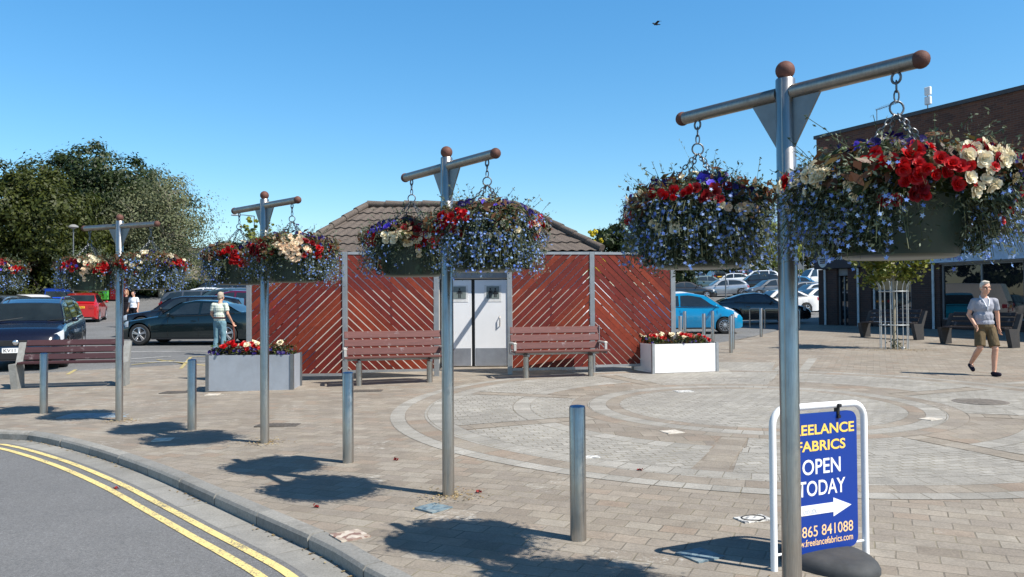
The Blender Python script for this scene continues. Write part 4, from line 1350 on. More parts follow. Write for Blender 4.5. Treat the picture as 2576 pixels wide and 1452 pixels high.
mb.build('arrow', M_swht, sg, 0)
mb = MB(); mb.box((.14, -.004, top + .005), (.022, .034, .05), bev=.004); mb.box((.14, -.01, top + .04), (.03, .05, .022), bev=.005); mb.box((.14, -.02, top - .03), (.022, .012, .02))
mb.build('clip', M_dark, sg, 0)
mb = MB()
rows = []
for j, (f_, z) in enumerate(((1.0, -.0), (1.0, .02), (.96, .045), (.88, .066), (.7, .076), (.35, .08), (.0, .081))):
    rows.append([(.03 + .25 * f_ * math.cos(T2 * i / 40) * (1.0), .0 + (.36 if math.sin(T2 * i / 40) < 0 else .3) * f_ * math.sin(T2 * i / 40), z) for i in range(41)])
mb.grid(rows); mb.build('rubber_foot', plain('dusty_rubber', (.04, .043, .046), .75, 0, .3, 9, .3, dirt=.3), sg, 60)

# ------------------------------------------------------------------ cars
M_tyre = plain('tyre_rubber', (.018, .018, .018), .8, 0, .2, 20, .2)
M_rim = plain('alloy_rim', (.55, .55, .57), .3, .8, .06, 6, .02)
M_well = plain('wheel_well_black', (.006, .006, .006), .9)
M_glass = glass('car_glass', (.016, .022, .024))
M_lamp = glass('headlight_glass', (.55, .57, .6), .12)
M_tail = paint('tail_light_red', (.35, .01, .012), .2)
M_trim = plain('black_trim', (.013, .013, .014), .45)
M_chr = plain('chrome_trim', (.6, .6, .62), .2, .9, .05)
M_pw = plain('white_plate', (.78, .78, .76), .5); M_py = plain('yellow_plate', S(236, 176, 40), .5)
def interp(P, x):
    if x <= P[0][0]: return P[0][1]
    for (a, b), (c, d) in zip(P, P[1:]):
        if x <= c:
            t = (x - a) / (c - a); t = t * t * (3 - 2 * t) * .35 + t * .65
            return b + (d - b) * t
    return P[-1][1]
# profiles as fractions of length from the nose (0) to the tail (1) and of height
STY = {
    'hatch': dict(deck=[(0, .40), (.02, .45), (.10, .535), (.25, .625), (.5, .64), (.8, .68), (.93, .70), (1, .62)], roof=[(.245, .635), (.42, .94), (.55, 1.0), (.72, .985), (.88, .92), (.985, .66)], side=(.30, .46, .93, .82), split=(.58,), tl=.0),
    'small': dict(deck=[(0, .38), (.02, .44), (.10, .55), (.22, .63), (.5, .64), (.85, .68), (.95, .68), (1, .6)], roof=[(.17, .62), (.38, .93), (.55, 1.0), (.75, .985), (.93, .90), (.99, .66)], side=(.24, .42, .93, .86), split=(.64,), tl=0),
    'saloon': dict(deck=[(0, .38), (.015, .44), (.08, .545), (.30, .645), (.55, .66), (.75, .69), (.9, .725), (.985, .70), (1, .58)], roof=[(.29, .64), (.44, .95), (.54, 1.0), (.66, .985), (.75, .90), (.87, .71)], side=(.345, .47, .825, .73), split=(.58,), tl=0),
    'estate': dict(deck=[(0, .38), (.015, .44), (.08, .55), (.28, .64), (.55, .65), (.85, .67), (.97, .68), (1, .6)], roof=[(.265, .635), (.41, .94), (.5, .99), (.8, .985), (.93, .92), (.99, .68)], side=(.32, .44, .95, .88), split=(.54, .74), tl=0),
    'suv': dict(deck=[(0, .42), (.02, .50), (.08, .585), (.25, .655), (.5, .665), (.85, .70), (.96, .71), (1, .62)], roof=[(.22, .65), (.37, .93), (.5, .99), (.75, .985), (.90, .93), (.985, .70)], side=(.275, .40, .93, .86), split=(.52, .74), tl=0),
    'coupe': dict(deck=[(0, .38), (.02, .46), (.10, .56), (.30, .66), (.6, .68), (.85, .72), (.97, .70), (1, .55)], roof=[(.31, .66), (.46, .96), (.55, 1.0), (.68, .97), (.84, .84), (.95, .71)], side=(.37, .49, .78, .70), split=(.68,), tl=0),
    'van': dict(deck=[(0, .30), (.015, .38), (.07, .46), (.18, .52), (.4, .53), (.9, .55), (1, .54)], roof=[(.13, .50), (.27, .90), (.36, .985), (.6, 1.0), (.94, .985), (.995, .57)], side=(.20, .275, .37, .37), split=(), tl=0)}
BC = {}
def car(kind, L_, W, H, mat, label, x, y, head, wb=.6, fo=.2, wr=.31, detail=1, name='parked_car', cat='car', rails=False, plate=None, group='cars in the car park', rim=None, pitch=True):
    """head: heading of the nose in degrees, 0 = +x"""
    z = zg(x, y)
    t = thing(name, label, cat, (x, y, z), R(head), group)
    if pitch:
        hd = Vector((math.cos(R(head)), math.sin(R(head))))
        t.rotation_euler = (0, -math.atan2(zg(x + hd.x * 1.5, y + hd.y * 1.5) - zg(x - hd.x * 1.5, y - hd.y * 1.5), 3), R(head))
    st = STY[kind]
    xf, xr = fo, fo + wb
    if kind == 'van': xf, xr = .19, .80
    X = lambda u: (.5 - u) * L_
    wv = wr * 1.13
    def deck(u): return interp(st['deck'], u) * H
    def roof(u): return interp(st['roof'], u) * H
    def halfw(u):
        e = max(0, (.13 - u) / .13, (u - .89) / .11)
        return W / 2 * (1 - .20 * e ** 2.2)
    def low(u):
        zb = .17 + max(0, (.03 - u) / .03) * .07 + max(0, (u - .965) / .035) * .12
        for q in (xf, xr):
            dx = (u - q) * L_
            if abs(dx) < wv: zb = max(zb, wr + math.sqrt(wv * wv - dx * dx))
        return zb
    us = sorted(set([i / 44 for i in range(45)] + [q + s * wv / L_ * k for q in (xf, xr) for s in (-1, 1) for k in (1.001, .999, .95, .85, .7, .5, .25, 0)] + [.005, .012, .988, .995]))
    us = [u for u in us if 0 <= u <= 1]
    SEC = []
    for u in us:
        zb, zd, w = low(u), deck(u), halfw(u)
        h = max(.03, zd - zb)
        zm = .17 + .52 * (zd - .17)
        zs = lambda f: max(zb + .01 * f, min(zd - .004, .17 + f * (zd - .17)))
        if u > .9 or u < .05: pass
        SEC.append([(.72 * w, zb), (w * .965, zb), (w * .985, zs(.3)), (w, zs(.56)), (w * .975, zs(.82)), (w * .93, zs(.95)), (w * .84, zd), (w * .45, zd + .018), (0, zd + .024)])
    rows = []
    for u, s in zip(us, SEC):
        rows.append([(X(u), -a, b) for a, b in s] + [(X(u), a, b) for a, b in reversed(s[:-1])])
    mb = MB(); mb.grid(rows, flip=False)
    k = len(rows[0]); b0 = 0
    mb.f.append(tuple(range(k))); mb.f.append(tuple((len(rows) - 1) * k + i for i in reversed(range(k)))); mb.m += [0, 0]
    # cabin
    ra, rb = st['roof'][0][0], st['roof'][-1][0]
    def cabw(u, zz):
        zd = deck(u); f = cl((zz - zd) / (H * .36), 0, 1.1)
        return halfw(u) * (.90 if kind != 'van' else .93) - (W * (.115 if kind != 'van' else .05)) * f - .012 * f * f
    cus = [ra + (rb - ra) * i / 30 for i in range(31)]
    rows = []
    for u in cus:
        zr, zd = max(roof(u), deck(u) + .012), deck(u) - .03
        h = zr - zd
        zz = [zd, zd + .35 * h, zd + .7 * h, zr - min(.07, h * .3), zr - min(.025, h * .12)]
        s = [(cabw(u, q), q) for q in zz]
        s += [(s[-1][0] - .07, zr - .004), (s[-1][0] * .5, zr + .012), (0, zr + .016)]
        rows.append([(X(u), -a, b) for a, b in s] + [(X(u), a, b) for a, b in reversed(s[:-1])])
    mb.grid(rows)
    body = mb.build('body', mat, t, 38)
    up = body.data
    bm = bmesh.new(); bm.from_mesh(up); bmesh.ops.recalc_face_normals(bm, faces=bm.faces[:]); bm.to_mesh(up); bm.free()
    up.set_sharp_from_angle(angle=R(38))
    # underside and wheel wells
    mb = MB(); mb.box((0, 0, .36), (L_ * .9, W * .74, .26)); mb.build('underbody', M_well, t, 0)
    # side windows
    s0, s1, s2, s3 = st['side']
    def swin(u0b, u1b, u0t, u1t, side):
        rows = []
        for j in range(5):
            v = j / 4; row = []
            for i in range(9):
                q = i / 8
                u = (u0b + (u1b - u0b) * q) * (1 - v) + (u0t + (u1t - u0t) * q) * v
                zlo = deck(u) + .03; zhi = max(zlo + .01, roof(u) - .085)
                zz = zlo + (zhi - zlo) * v
                row.append((X(u), side * (cabw(u, zz) + .007), zz))
            rows.append(row)
        m_ = MB(); m_.grid(rows, flip=side > 0); return m_.build('side_window', M_glass, t, 60)
    cuts = [0] + [(c - s0) / (s2 - s0) for c in st['split']] + [1]
    for side in (-1, 1):
        for a, b in zip(cuts, cuts[1:]):
            g = .012 / (s2 - s0) / 1.0 * .6
            a_, b_ = a + (g if a > 0 else 0), b - (g if b < 1 else 0)
            bl, br = s0 + (s2 - s0) * a_, s0 + (s2 - s0) * b_
            tl_ = s1 + (s3 - s1) * a_ if a == 0 else cl(bl + (0 if a == 0 else .006), s1, s3)
            tr_ = s3 if b == 1 else cl(br, s1, s3)
            swin(bl, br, tl_, tr_, side)
    # front and rear screens
    def screen_(ua, ub, nm, f0, f1):
        rows = []
        for j in range(6):
            u = ua + (ub - ua) * (f0 + (f1 - f0) * j / 5); zr = roof(u)
            w = cabw(u, zr - .03) - .035
            rows.append([(X(u) + (.006 if nm == 'windscreen' else -.006), w * q, zr + .012 + .010 * (1 - q * q)) for q in (-1, -.6, -.2, .2, .6, 1)])
        m_ = MB(); m_.grid(rows, flip=(nm == 'windscreen')); o = m_.build(nm, M_glass, t, 60); return o
    screen_(st['roof'][0][0], st['roof'][1][0], 'windscreen', .12, .97)
    if kind != 'van':
        screen_(st['roof'][-2][0], st['roof'][-1][0], 'rear_window', .04, .80 if kind in ('hatch', 'small', 'estate', 'suv') else .9)
    # wheels
    for q in (xf, xr):
        for side in (-1, 1):
            key = (round(wr, 2), rim)
            if key not in BC:
                m_ = MB(); RX = Matrix.Rotation(R(-90), 4, 'X')
                m_.lathe([(wr * .66, -.09), (wr * .9, -.1), (wr, -.07), (wr, .07), (wr * .92, .098), (wr * .70, .10), (wr * .66, .085)], 28, RX)
                o1 = m_.build('tyre', M_tyre, t, 40); me1 = o1.data; bpy.data.objects.remove(o1)
                m_ = MB()
                m_.lathe([(wr * .69, .03), (wr * .70, .095), (wr * .64, .098), (wr * .62, .05)], 28, RX)
                ns = rim or 5
                for kk in range(ns):
                    a = T2 * kk / ns + .3
                    for da in ((-.13, .13) if ns == 5 else (0,)):
                        m_.tube([(wr * .10 * math.cos(a), .09, wr * .10 * math.sin(a)), (wr * .65 * math.cos(a + da), .082, wr * .65 * math.sin(a + da))], [.026 if ns < 8 else .014, .020 if ns < 8 else .011], 6)
                m_.lathe([(wr * .2, .06), (wr * .2, .095), (0, .1)], 14, RX)
                o2 = m_.build('rim', M_rim, t, 40); me2 = o2.data; bpy.data.objects.remove(o2)
                m_ = MB(); m_.lathe([(wr * .67, .02), (wr * .67, .04), (0, .04)], 20, RX); o3 = m_.build('hub', M_well, t, 40); me3 = o3.data; bpy.data.objects.remove(o3)
                BC[key] = (me1, me2, me3)
            me1, me2, me3 = BC[key]
            w_ = link('wheel', me1, t, (X(q), side * (W / 2 - .10), wr)); w_.rotation_euler = (0, 0, 0 if side > 0 else PI)
            link('rim', me2, w_); link('wheel_disc', me3, w_)
    # lamps, grille, plates, mirrors, handles
    def patch(u0, u1, f0, f1, nm, m, side, out=.008):
        rows = []
        for j in range(4):
            row = []
            for i in range(6):
                u = u0 + (u1 - u0) * i / 5; f = f0 + (f1 - f0) * j / 3
                zz = .17 + f * (deck(u) - .17)
                w = halfw(u) * (1 if f < .6 else .975 if f < .85 else .94)
                row.append((X(u), side * (w + out), zz))
            rows.append(row)
        m_ = MB(); m_.grid(rows, flip=side > 0); return m_.build(nm, m, t, 60)
    zf = deck(.02); w0 = halfw(0)
    for side in (-1, 1):
        m_ = MB(); P = []
        for j in range(4):
            f = j / 3; row = []
            for i in range(7):
                q = i / 6; ang_ = q
                u = .004 + .085 * q ** 1.6
                yy = halfw(u) * (.60 + .40 * min(1, q * 1.25)) + .006
                zz = deck(u) * (.72 + .235 * f) + .02
                row.append((X(u) + .012 * (1 - q), side * yy * (1 if f < .9 else .985), zz))
            P.append(row)
        m_.grid(P, flip=side > 0); m_.build('headlight', M_lamp, t, 60)
        patch(.955, .995, .62, .92, 'tail_light', M_tail, side)
        m_ = MB(); zt = deck(.99) * (.84 if kind != 'van' else .7)
        m_.box((X(1) - .006, side * w0 * .80, zt), (.02, w0 * .34, H * (.07 if kind in ('saloon', 'coupe') else .11)), bev=.006); m_.build('tail_light', M_tail, t, 30)
        u = s0 + .035
        m_ = MB(); m_.ball((X(u), side * (halfw(u) + .085), deck(u) + .055), (.055, .085, .058), 10); m_.cyl((X(u), side * halfw(u) * .92, deck(u) + .02), (X(u), side * (halfw(u) + .05), deck(u) + .04), .018, .018, 6); m_.build('mirror', M_trim if detail < 2 else mat, t, 60)
        patch(xf + wv / L_ + .01, xr - wv / L_ - .01, .0, .07, 'sill', M_trim, side, .004)
        if detail:
            for c in list(st['split'][:1]) + [s0 + .02]:
                m_ = MB(); m_.box((X(c + .0), side * (halfw(c) * .985 + .001), .17 + .52 * (deck(c) - .17)), (.006, .006, (deck(c) - .17) * .78)); m_.build('door_gap', M_well, t, 0)
            for c in st['split'][:1]:
                m_ = MB(); m_.box((X(c - .035), side * (halfw(c) * .995 + .012), .17 + .76 * (deck(c) - .17)), (.16, .025, .022), bev=.006); m_.build('handle', mat, t, 30)
            patch(s0, s2, .965, 1.0, 'window_trim', M_trim, side, -.02)
    m_ = MB(); m_.box((X(0) + .003, 0, zf * .80), (.03, w0 * 1.02, zf * .16), bev=.01); gr = m_.build('grille', M_trim, t, 20)
    m_ = MB(); m_.box((X(0) + .0, 0, zf * .45), (.03, w0 * 1.35, zf * .22), bev=.01); m_.build('air_intake', M_trim, t, 20)
    m_ = MB(); m_.ball((X(0) + .022, 0, zf * .82), (.014, .06, .06), 12); m_.build('badge', M_chr, gr, 60)
    m_ = MB(); m_.box((X(0) + .022, 0, zf * .60), (.012, .52, .11)); pf = m_.build('front_plate', M_pw, t, 0)
    m_ = MB(); m_.box((X(1) - .012, 0, H * (.52 if kind in ('hatch', 'suv', 'small', 'estate') else .45)), (.012, .52, .11)); pr = m_.build('rear_plate', M_py, t, 0)
    if plate:
        if plate[0] == 'f':
            o = text_obj('plate_lettering', plate[1:], .46, .072, 0, zf * .60, M_trim, pf, 0, bold=.01)
            co = [v.co.copy() for v in o.data.vertices]
            for v, c in zip(o.data.vertices, co): v.co = (X(0) + .0295, c.x, c.z)
        else:
            zz = H * .52
            o = text_obj('plate_lettering', plate[1:], .46, .072, 0, zz, M_trim, pr, 0, bold=.01)
            co = [v.co.copy() for v in o.data.vertices]
            for v, c in zip(o.data.vertices, co): v.co = (X(1) - .0195, -c.x, c.z)
    if detail > 1:
        m_ = MB()
        for sy in (-.32, .25): m_.tube([(X(ra + .012), sy * W, roof(ra + .012) + .03), (X(ra + .04), sy * W + .5, roof(ra + .04) + .02)], .009, 6)
        m_.build('wiper', M_trim, t, 60)
    if rails:
        for side in (-1, 1):
            m_ = MB(); ua, ub = st['roof'][1][0] + .02, st['roof'][-2][0]
            pts = [(X(ua + (ub - ua) * i / 10), side * (cabw(ua + (ub - ua) * i / 10, roof(ua + (ub - ua) * i / 10)) - .03), roof(ua + (ub - ua) * i / 10) + (.05 if 0 < i < 10 else .0)) for i in range(11)]
            m_.tube(pts, .016, 6); m_.build('roof_rail', M_chr, t, 60)
    return t
P_navy = paint('navy_car_paint', (.006, .008, .020), .25); P_red = paint('red_car_paint', (.42, .008, .010)); P_green = paint('dark_green_car_paint', (.006, .014, .016), .22, .2)
P_black = paint('black_car_paint', (.007, .007, .009)); P_white = paint('white_car_paint', (.74, .75, .76)); P_aqua = paint('bright_blue_car_paint', (.003, .26, .50), .25, .15)
P_silv = paint('silver_car_paint', (.38, .40, .42), .3, .6); P_blue = paint('mid_blue_car_paint', (.01, .06, .42)); P_maroon = paint('maroon_car_paint', (.10, .006, .03)); P_teal = paint('grey_green_car_paint', (.05, .085, .09), .28, .4)
P_grey = paint('grey_car_paint', (.12, .13, .14), .3, .5); P_sky = paint('light_blue_car_paint', (.02, .20, .42), .28, .3)
def pc(px, Y): return xat(px, Y), Y
car('suv', 4.33, 1.80, 1.58, P_navy, 'dark navy crossover facing the camera behind the dark red bench, number plate showing', -11.75, 20.0, -69.5, .61, .2, .34, 2, rails=True, plate='fKV11 FPB')
car('hatch', 3.95, 1.72, 1.47, P_red, 'bright red hatchback seen from behind, with a yellow number plate', *pc(214, 42.0), 110, .63, .2, .31, 2, plate='rAK63 TXZ')
car('hatch', 4.0, 1.74, 1.5, P_blue, 'bright mid blue hatchback seen from behind beyond the navy crossover', *pc(135, 47.5), 128, .62, .2, .31, 1)
car('saloon', 4.5, 1.76, 1.42, P_white, 'white saloon showing its red tail light behind the navy crossover', *pc(72, 41), 140, .6, .19, .31, 1)
car('hatch', 4.0, 1.74, 1.45, P_grey, 'dark grey car roof at the left edge behind the navy crossover', *pc(5, 37), 150, .6, .2, .31, 1)
car('hatch', 4.1, 1.75, 1.45, P_white, 'white car just showing right of the bright blue hatchback', *pc(170, 55), 120, .6, .2, .31, 0)
car('saloon', 4.48, 1.76, 1.385, P_green, 'black green saloon side on behind the old man, with bright five spoke wheels', -10.05, 26.0, 178, .61, .165, .325, 2)
car('estate', 4.5, 1.80, 1.46, P_black, 'black estate car parked close behind the dark green saloon', *pc(472, 30.2), 186, .6, .2, .35, 1)
car('hatch', 4.1, 1.75, 1.62, P_maroon, 'maroon car whose roof shows above the dark green saloon', *pc(585, 32.8), 180, .6, .2, .31, 1)
car('estate', 4.75, 1.80, 1.66, P_teal, 'grey green estate with roof rails, in the row behind the old man', *pc(560, 37.3), 184, .58, .2, .32, 1, rails=True)
car('estate', 4.6, 1.80, 1.58, P_grey, 'dark grey car with a red tail light beside the rail-roofed estate', *pc(528, 41.5), 2, .58, .2, .32, 1)
car('hatch', 4.1, 1.76, 1.55, P_white, 'white hatchback at the back of the row beyond the old man', *pc(505, 46.2), 184, .6, .2, .31, 1)
car('estate', 4.6, 1.78, 1.62, P_black, 'farthest dark car in the row beyond the old man, by the stone wall', *pc(545, 53), 182, .58, .2, .31, 0)
# right of the screens
car('small', 3.42, 1.62, 1.47, P_aqua, 'bright turquoise blue small car beyond the white planter', 6.65, 29.9, -9, .68, .185, .285, 2, rim=12)
car('hatch', 4.1, 1.74, 1.5, P_white, 'white car whose roof shows over the turquoise small car', *pc(1722, 34.5), -4, .62, .2, .3, 1)
car('coupe', 4.18, 1.84, 1.36, P_black, 'black coupe with a sloping tail, behind the bike hoops', *pc(1908, 36.2), -6, .59, .205, .33, 2, rim=10)
car('hatch', 4.06, 1.74, 1.45, P_white, 'white hatchback facing left beside the brick shop corner', *pc(2052, 49.5), 187, .635, .2, .32, 2, rim=10)
car('saloon', 4.4, 1.76, 1.42, P_white, 'white car half hidden behind the nearest pole, beyond the black coupe', *pc(1955, 46), 186, .6, .2, .31, 1)
car('hatch', 4.25, 1.76, 1.46, P_silv, 'silver grey hatchback side on, standing alone in the middle of the far row', *pc(1817, 69), 181, .615, .215, .32, 2, rim=7)
car('estate', 4.5, 1.78, 1.5, P_silv, 'silver car behind the white hatchback at the shop corner', *pc(2048, 57), 183, .6, .2, .31, 1)
car('hatch', 4.2, 1.76, 1.48, P_grey, 'mid grey car right of the nearest pole, in the row before the blue saloon', *pc(2010, 60), 184, .6, .2, .31, 1)
car('saloon', 4.5, 1.78, 1.45, P_sky, 'mid blue saloon near the signpost right of the nearest pole', *pc(2018, 72), -3, .6, .2, .31, 1)
car('van', 4.6, 1.85, 1.95, P_white, 'white van at the back right, next to the shop wall', *pc(2062, 82), 186, .6, .2, .31, 1, 'parked_van', 'van')
car('saloon', 4.6, 1.8, 1.45, P_black, 'black saloon left of the far silver grey hatchback', *pc(1728, 66), 6, .6, .2, .31, 1)
car('hatch', 4.1, 1.75, 1.5, P_teal, 'teal hatchback behind the far black saloon', *pc(1783, 78), 8, .6, .2, .31, 0)
car('hatch', 4.1, 1.75, 1.5, P_white, 'white car in the far row behind the silver grey hatchback', *pc(1836, 84), 172, .6, .2, .31, 0)
car('suv', 4.5, 1.82, 1.68, P_white, 'white tall car at the back under the far trees', *pc(1905, 86), 178, .6, .2, .33, 0)
car('suv', 4.2, 1.8, 1.65, P_black, 'black off roader with a bright front wheel, right of the silver grey hatchback', *pc(1903, 75), 176, .6, .2, .35, 1)
car('hatch', 4.2, 1.78, 1.5, P_grey, 'dark grey car just left of the nearest pole in the far row', *pc(1938, 66), 184, .6, .2, .31, 1)
for px, Y, k, m, lab in ((1750, 93, 'hatch', P_silv, 'small silver car in the farthest row, leftmost'), (1800, 96, 'suv', P_black, 'black tall car in the farthest row under the trees'),
                         (1868, 97, 'hatch', P_red, 'small red car in the farthest row'), (1925, 99, 'hatch', P_blue, 'small blue car in the farthest row'), (1985, 96, 'estate', P_silv, 'long silver car in the farthest row by the hedge')):
    car(k, 4.2, 1.76, 1.52, m, lab, *pc(px, Y), 90 + 180 * (px % 2), .6, .2, .31, 0)

# ------------------------------------------------------------------ people
def capsule(mb, a, b, ra, rb, n=12):
    a, b = Vector(a), Vector(b)
    d = (b - a); L_ = d.length
    q = d.normalized().to_track_quat('Z', 'Y').to_matrix().to_4x4() if L_ > 1e-6 else Matrix.Identity(4)
    T = Matrix.Translation(a) @ q
    prof = [(max(1e-5, ra * math.sin(t)), -ra * math.cos(t)) for t in [i * PI / 2 / 4 for i in range(5)]] + [(max(1e-5, rb * math.cos(t)), L_ + rb * math.sin(t)) for t in [i * PI / 2 / 4 for i in range(5)]]
    mb.lathe(prof, n, T)
def ell(mb, c, r, rot=None, n=14):
    T = Matrix.Translation(c)
    if rot is not None: T = T @ rot
    mb.ball((0, 0, 0), r, n, T)
def remesh(name, mb, mat, parent, vox=.012, smooth=4):
    """fuse overlapping pieces into one continuous skin"""
    me = bpy.data.meshes.new(name); me.from_pydata(mb.v, [], mb.f)
    o = bpy.data.objects.new(name, me); COL.objects.link(o)
    m = o.modifiers.new('r', 'REMESH'); m.mode = 'VOXEL'; m.voxel_size = vox
    s = o.modifiers.new('s', 'SMOOTH'); s.factor = .5; s.iterations = smooth
    out = bpy.data.meshes.new_from_object(o.evaluated_get(bpy.context.evaluated_depsgraph_get()))
    bpy.data.objects.remove(o); bpy.data.meshes.remove(me)
    out.name = name
    out.materials.clear(); out.materials.append(mat)
    out.polygons.foreach_set('use_smooth', [True] * len(out.polygons))
    return link(name, out, parent)
def skin_mat(name, c):
    m, n, l, b = nt(name)
    v = coord(n, l); f = noise(n, l, v, 18, 4)
    l.new(ramp(n, l, f, [(.3, (c[0] * .88, c[1] * .82, c[2] * .8)), (.7, (c[0] * 1.08, c[1] * 1.06, c[2] * 1.05))]), b.inputs['Base Color'])
    b.inputs['Roughness'].default_value = .5
    b.inputs['Subsurface Weight'].default_value = .1; b.inputs['Subsurface Radius'].default_value = (.01, .004, .002)
    return m
M_skin = skin_mat('skin', S(206, 158, 132))
def cloth(name, c, var=.12):
    m, n, l, b = nt(name); v = coord(n, l); v2 = coord(n, l, (1, 1, .45))
    l.new(ramp(n, l, noise(n, l, v, 7, 5), [(.3, mix(c, 1 - var)), (.7, mix(c, 1 + var))]), b.inputs['Base Color'])
    b.inputs['Roughness'].default_value = .85; b.inputs['Specular IOR Level'].default_value = .2
    bump(n, l, b, noise(n, l, v2, 11, 3, .5), .9, .05)
    return m
def hand(mb, w, dirv, side, curl=.6):
    """palm, four fingers and a thumb hanging from the wrist"""
    d = Vector(dirv).normalized(); fwd = Vector((0, -1, 0)); fwd = (fwd - d * fwd.dot(d)).normalized(); lat = d.cross(fwd)
    c = Vector(w)
    for k in range(4):
        o = fwd * (.03 - .02 * k)
        capsule(mb, c + o * .6, c + d * .085 + o, .015, .012, 8)
        l_ = (.062, .072, .066, .05)[k]; inw = lat * (-side)
        p1 = c + d * .085 + o; p2 = p1 + (d * .8 + inw * curl * .6).normalized() * l_ * .55; p3 = p2 + (d * .4 + inw * curl * 1.3).normalized() * l_ * .5
        capsule(mb, p1, p2, .0105, .0095, 8); capsule(mb, p2, p3, .0095, .008, 8)
    p1 = c + d * .02 + fwd * .03; p2 = p1 + (d + fwd * .9).normalized() * .045; p3 = p2 + (d * 1.2 + fwd * .2 - lat * side * .4).normalized() * .035
    capsule(mb, p1, p2, .0135, .011, 8); capsule(mb, p2, p3, .011, .009, 8)
def head_parts(mb, c, s, yaw=0.0, nose=True):
    """head centred at c (between the ears), face towards -y turned by yaw"""
    T = Matrix.Translation(c) @ Matrix.Rotation(yaw, 4, 'Z') @ Matrix.Scale(s, 4)
    mb.ball((0, .01, .03), (.077, .098, .098), 18, T)
    mb.ball((0, -.025, -.05), (.060, .068, .075), 16, T)
    mb.ball((0, -.055, -.095), (.034, .03, .026), 12, T)
    if nose:
        mb.tube([(0, -.088, .018), (0, -.105, -.008), (0, -.112, -.03), (0, -.09, -.038)], [.010, .013, .018, .013], 8, True, T)
        for q in (-1, 1):
            mb.ball((q * .034, -.082, .028), (.03, .016, .011), 10, T); mb.ball((q * .042, -.072, -.028), (.026, .022, .02), 10, T)
            mb.ball((q * .079, .015, -.005), (.012, .024, .034), 10, T)
        mb.ball((0, -.086, -.066), (.026, .012, .008), 10, T); mb.ball((0, -.083, -.078), (.022, .012, .008), 10, T)
    return T
def person(lab, loc, rz, h, J, shirt, trousers, shoes, hair, skin=M_skin, extra=None, shorts=False, sleeve=.55, belt=None, girth=1.0, glasses=False, hairstyle='short', robe=None, group=None):
    """J: joints in metres for a 1.75 m figure facing -y (x = its left is +x)"""
    t = thing('person', lab, 'person', loc, rz, group)
    k = h / 1.75
    P = {a: Vector(b) * k for a, b in J.items()}
    g = girth
    mb = MB()
    capsule(mb, P['neck'], P['head'] + Vector((0, .01, -.04)) * k, .056 * k, .052 * k)
    T = head_parts(mb, P['head'], k * 1.0, J.get('yaw', (0,))[0] if 'yaw' in J else 0)
    capsule(mb, P['chest'], P['neck'], .10 * k, .06 * k); ell(mb, P['chest'], (.155 * k * g, .105 * k * g, .15 * k)); ell(mb, P['waist'], (.14 * k * g, .105 * k * g, .14 * k)); ell(mb, P['hip'], (.15 * k * g, .11 * k * g, .12 * k))
    for s in 'LR':
        sg = 1 if s == 'L' else -1
        capsule(mb, P['neck'] + Vector((0, 0, -.075 * k)), P['sh' + s] + Vector((0, 0, -.01 * k)), .045 * k, .045 * k)
        capsule(mb, P['sh' + s] + Vector((0, 0, -.01 * k)), P['el' + s], .045 * k, .038 * k); capsule(mb, P['el' + s], P['wr' + s], .040 * k, .027 * k)
        hand(mb, P['wr' + s], P['wr' + s] - P['el' + s], sg)
        capsule(mb, P['hp' + s], P['kn' + s], .082 * k * g, .054 * k); capsule(mb, P['kn' + s], P['kn' + s].lerp(P['an' + s], .35) + Vector((0, .012, 0)), .052 * k, .055 * k); capsule(mb, P['kn' + s].lerp(P['an' + s], .35) + Vector((0, .012, 0)), P['an' + s], .054 * k, .036 * k)
        ft = P['toe' + s]
        capsule(mb, P['an' + s] + Vector((0, 0, -.03 * k)), ft, .036 * k, .028 * k)
    body = remesh('body', mb, skin, t, .0095, 3)
    # face details
    fc = MB()
    for q in (-1, 1): fc.ball((q * .033, -.0865, .012), (.0135, .008, .006), 8, T)
    fc.build('eyes', plain('eye_dark', (.02, .015, .012), .3), body, 60)
    fc = MB(); fc.box((0, -.0965, -.0715), (.042, .006, .004), T); fc.build('mouth', plain('lip_line', (.22, .07, .06), .5), body, 0)
    if glasses:
        fc = MB()
        for q in (-1, 1):
            fc.tube([T @ Vector((q * .035 + .026 * math.cos(T2 * i / 14), -.104, .010 + .019 * math.sin(T2 * i / 14))) for i in range(14)], .0022 * k, 5, closed=True)
            fc.tube([T @ Vector((q * .061, -.104, .014)), T @ Vector((q * .082, .0, .012))], .0022 * k, 5)
        fc.tube([T @ Vector((-.01, -.106, .014)), T @ Vector((.01, -.106, .014))], .0022 * k, 5)
        fc.build('glasses', M_trim, t, 60)
    hb = MB(); rr = random.Random(9)
    if hairstyle == 'short':
        hb.ball((0, .022, .045), (.083, .10, .098), 18, T)
        for q in (-1, 1): hb.ball((q * .066, .02, .01), (.02, .05, .045), 10, T)
        hb.ball((0, .075, -.01), (.062, .04, .06), 12, T); hb.ball((0, -.062, .108), (.055, .03, .022), 12, T)
    else:
        hb.ball((0, .025, .04), (.09, .105, .105), 18, T); hb.ball((0, .07, -.06), (.085, .055, .13), 12, T)
        for q in (-1, 1): hb.ball((q * .078, .03, -.05), (.022, .05, .11), 10, T)
    remesh('hair', hb, hair, t, .011, 2)
    # shirt
    mb = MB()
    e = .014 * k
    ell(mb, P['chest'] + Vector((0, 0, -.01)), (.172 * k * g, .122 * k * g, .17 * k)); ell(mb, P['waist'], (.168 * k * g, .132 * k * g, .17 * k)); ell(mb, P['hip'] + Vector((0, 0, .05 * k)), (.172 * k * g, .132 * k * g, .10 * k))
    capsule(mb, P['chest'] + Vector((0, 0, .06 * k)), P['neck'] + Vector((0, 0, -.035 * k)), .105 * k, .066 * k)
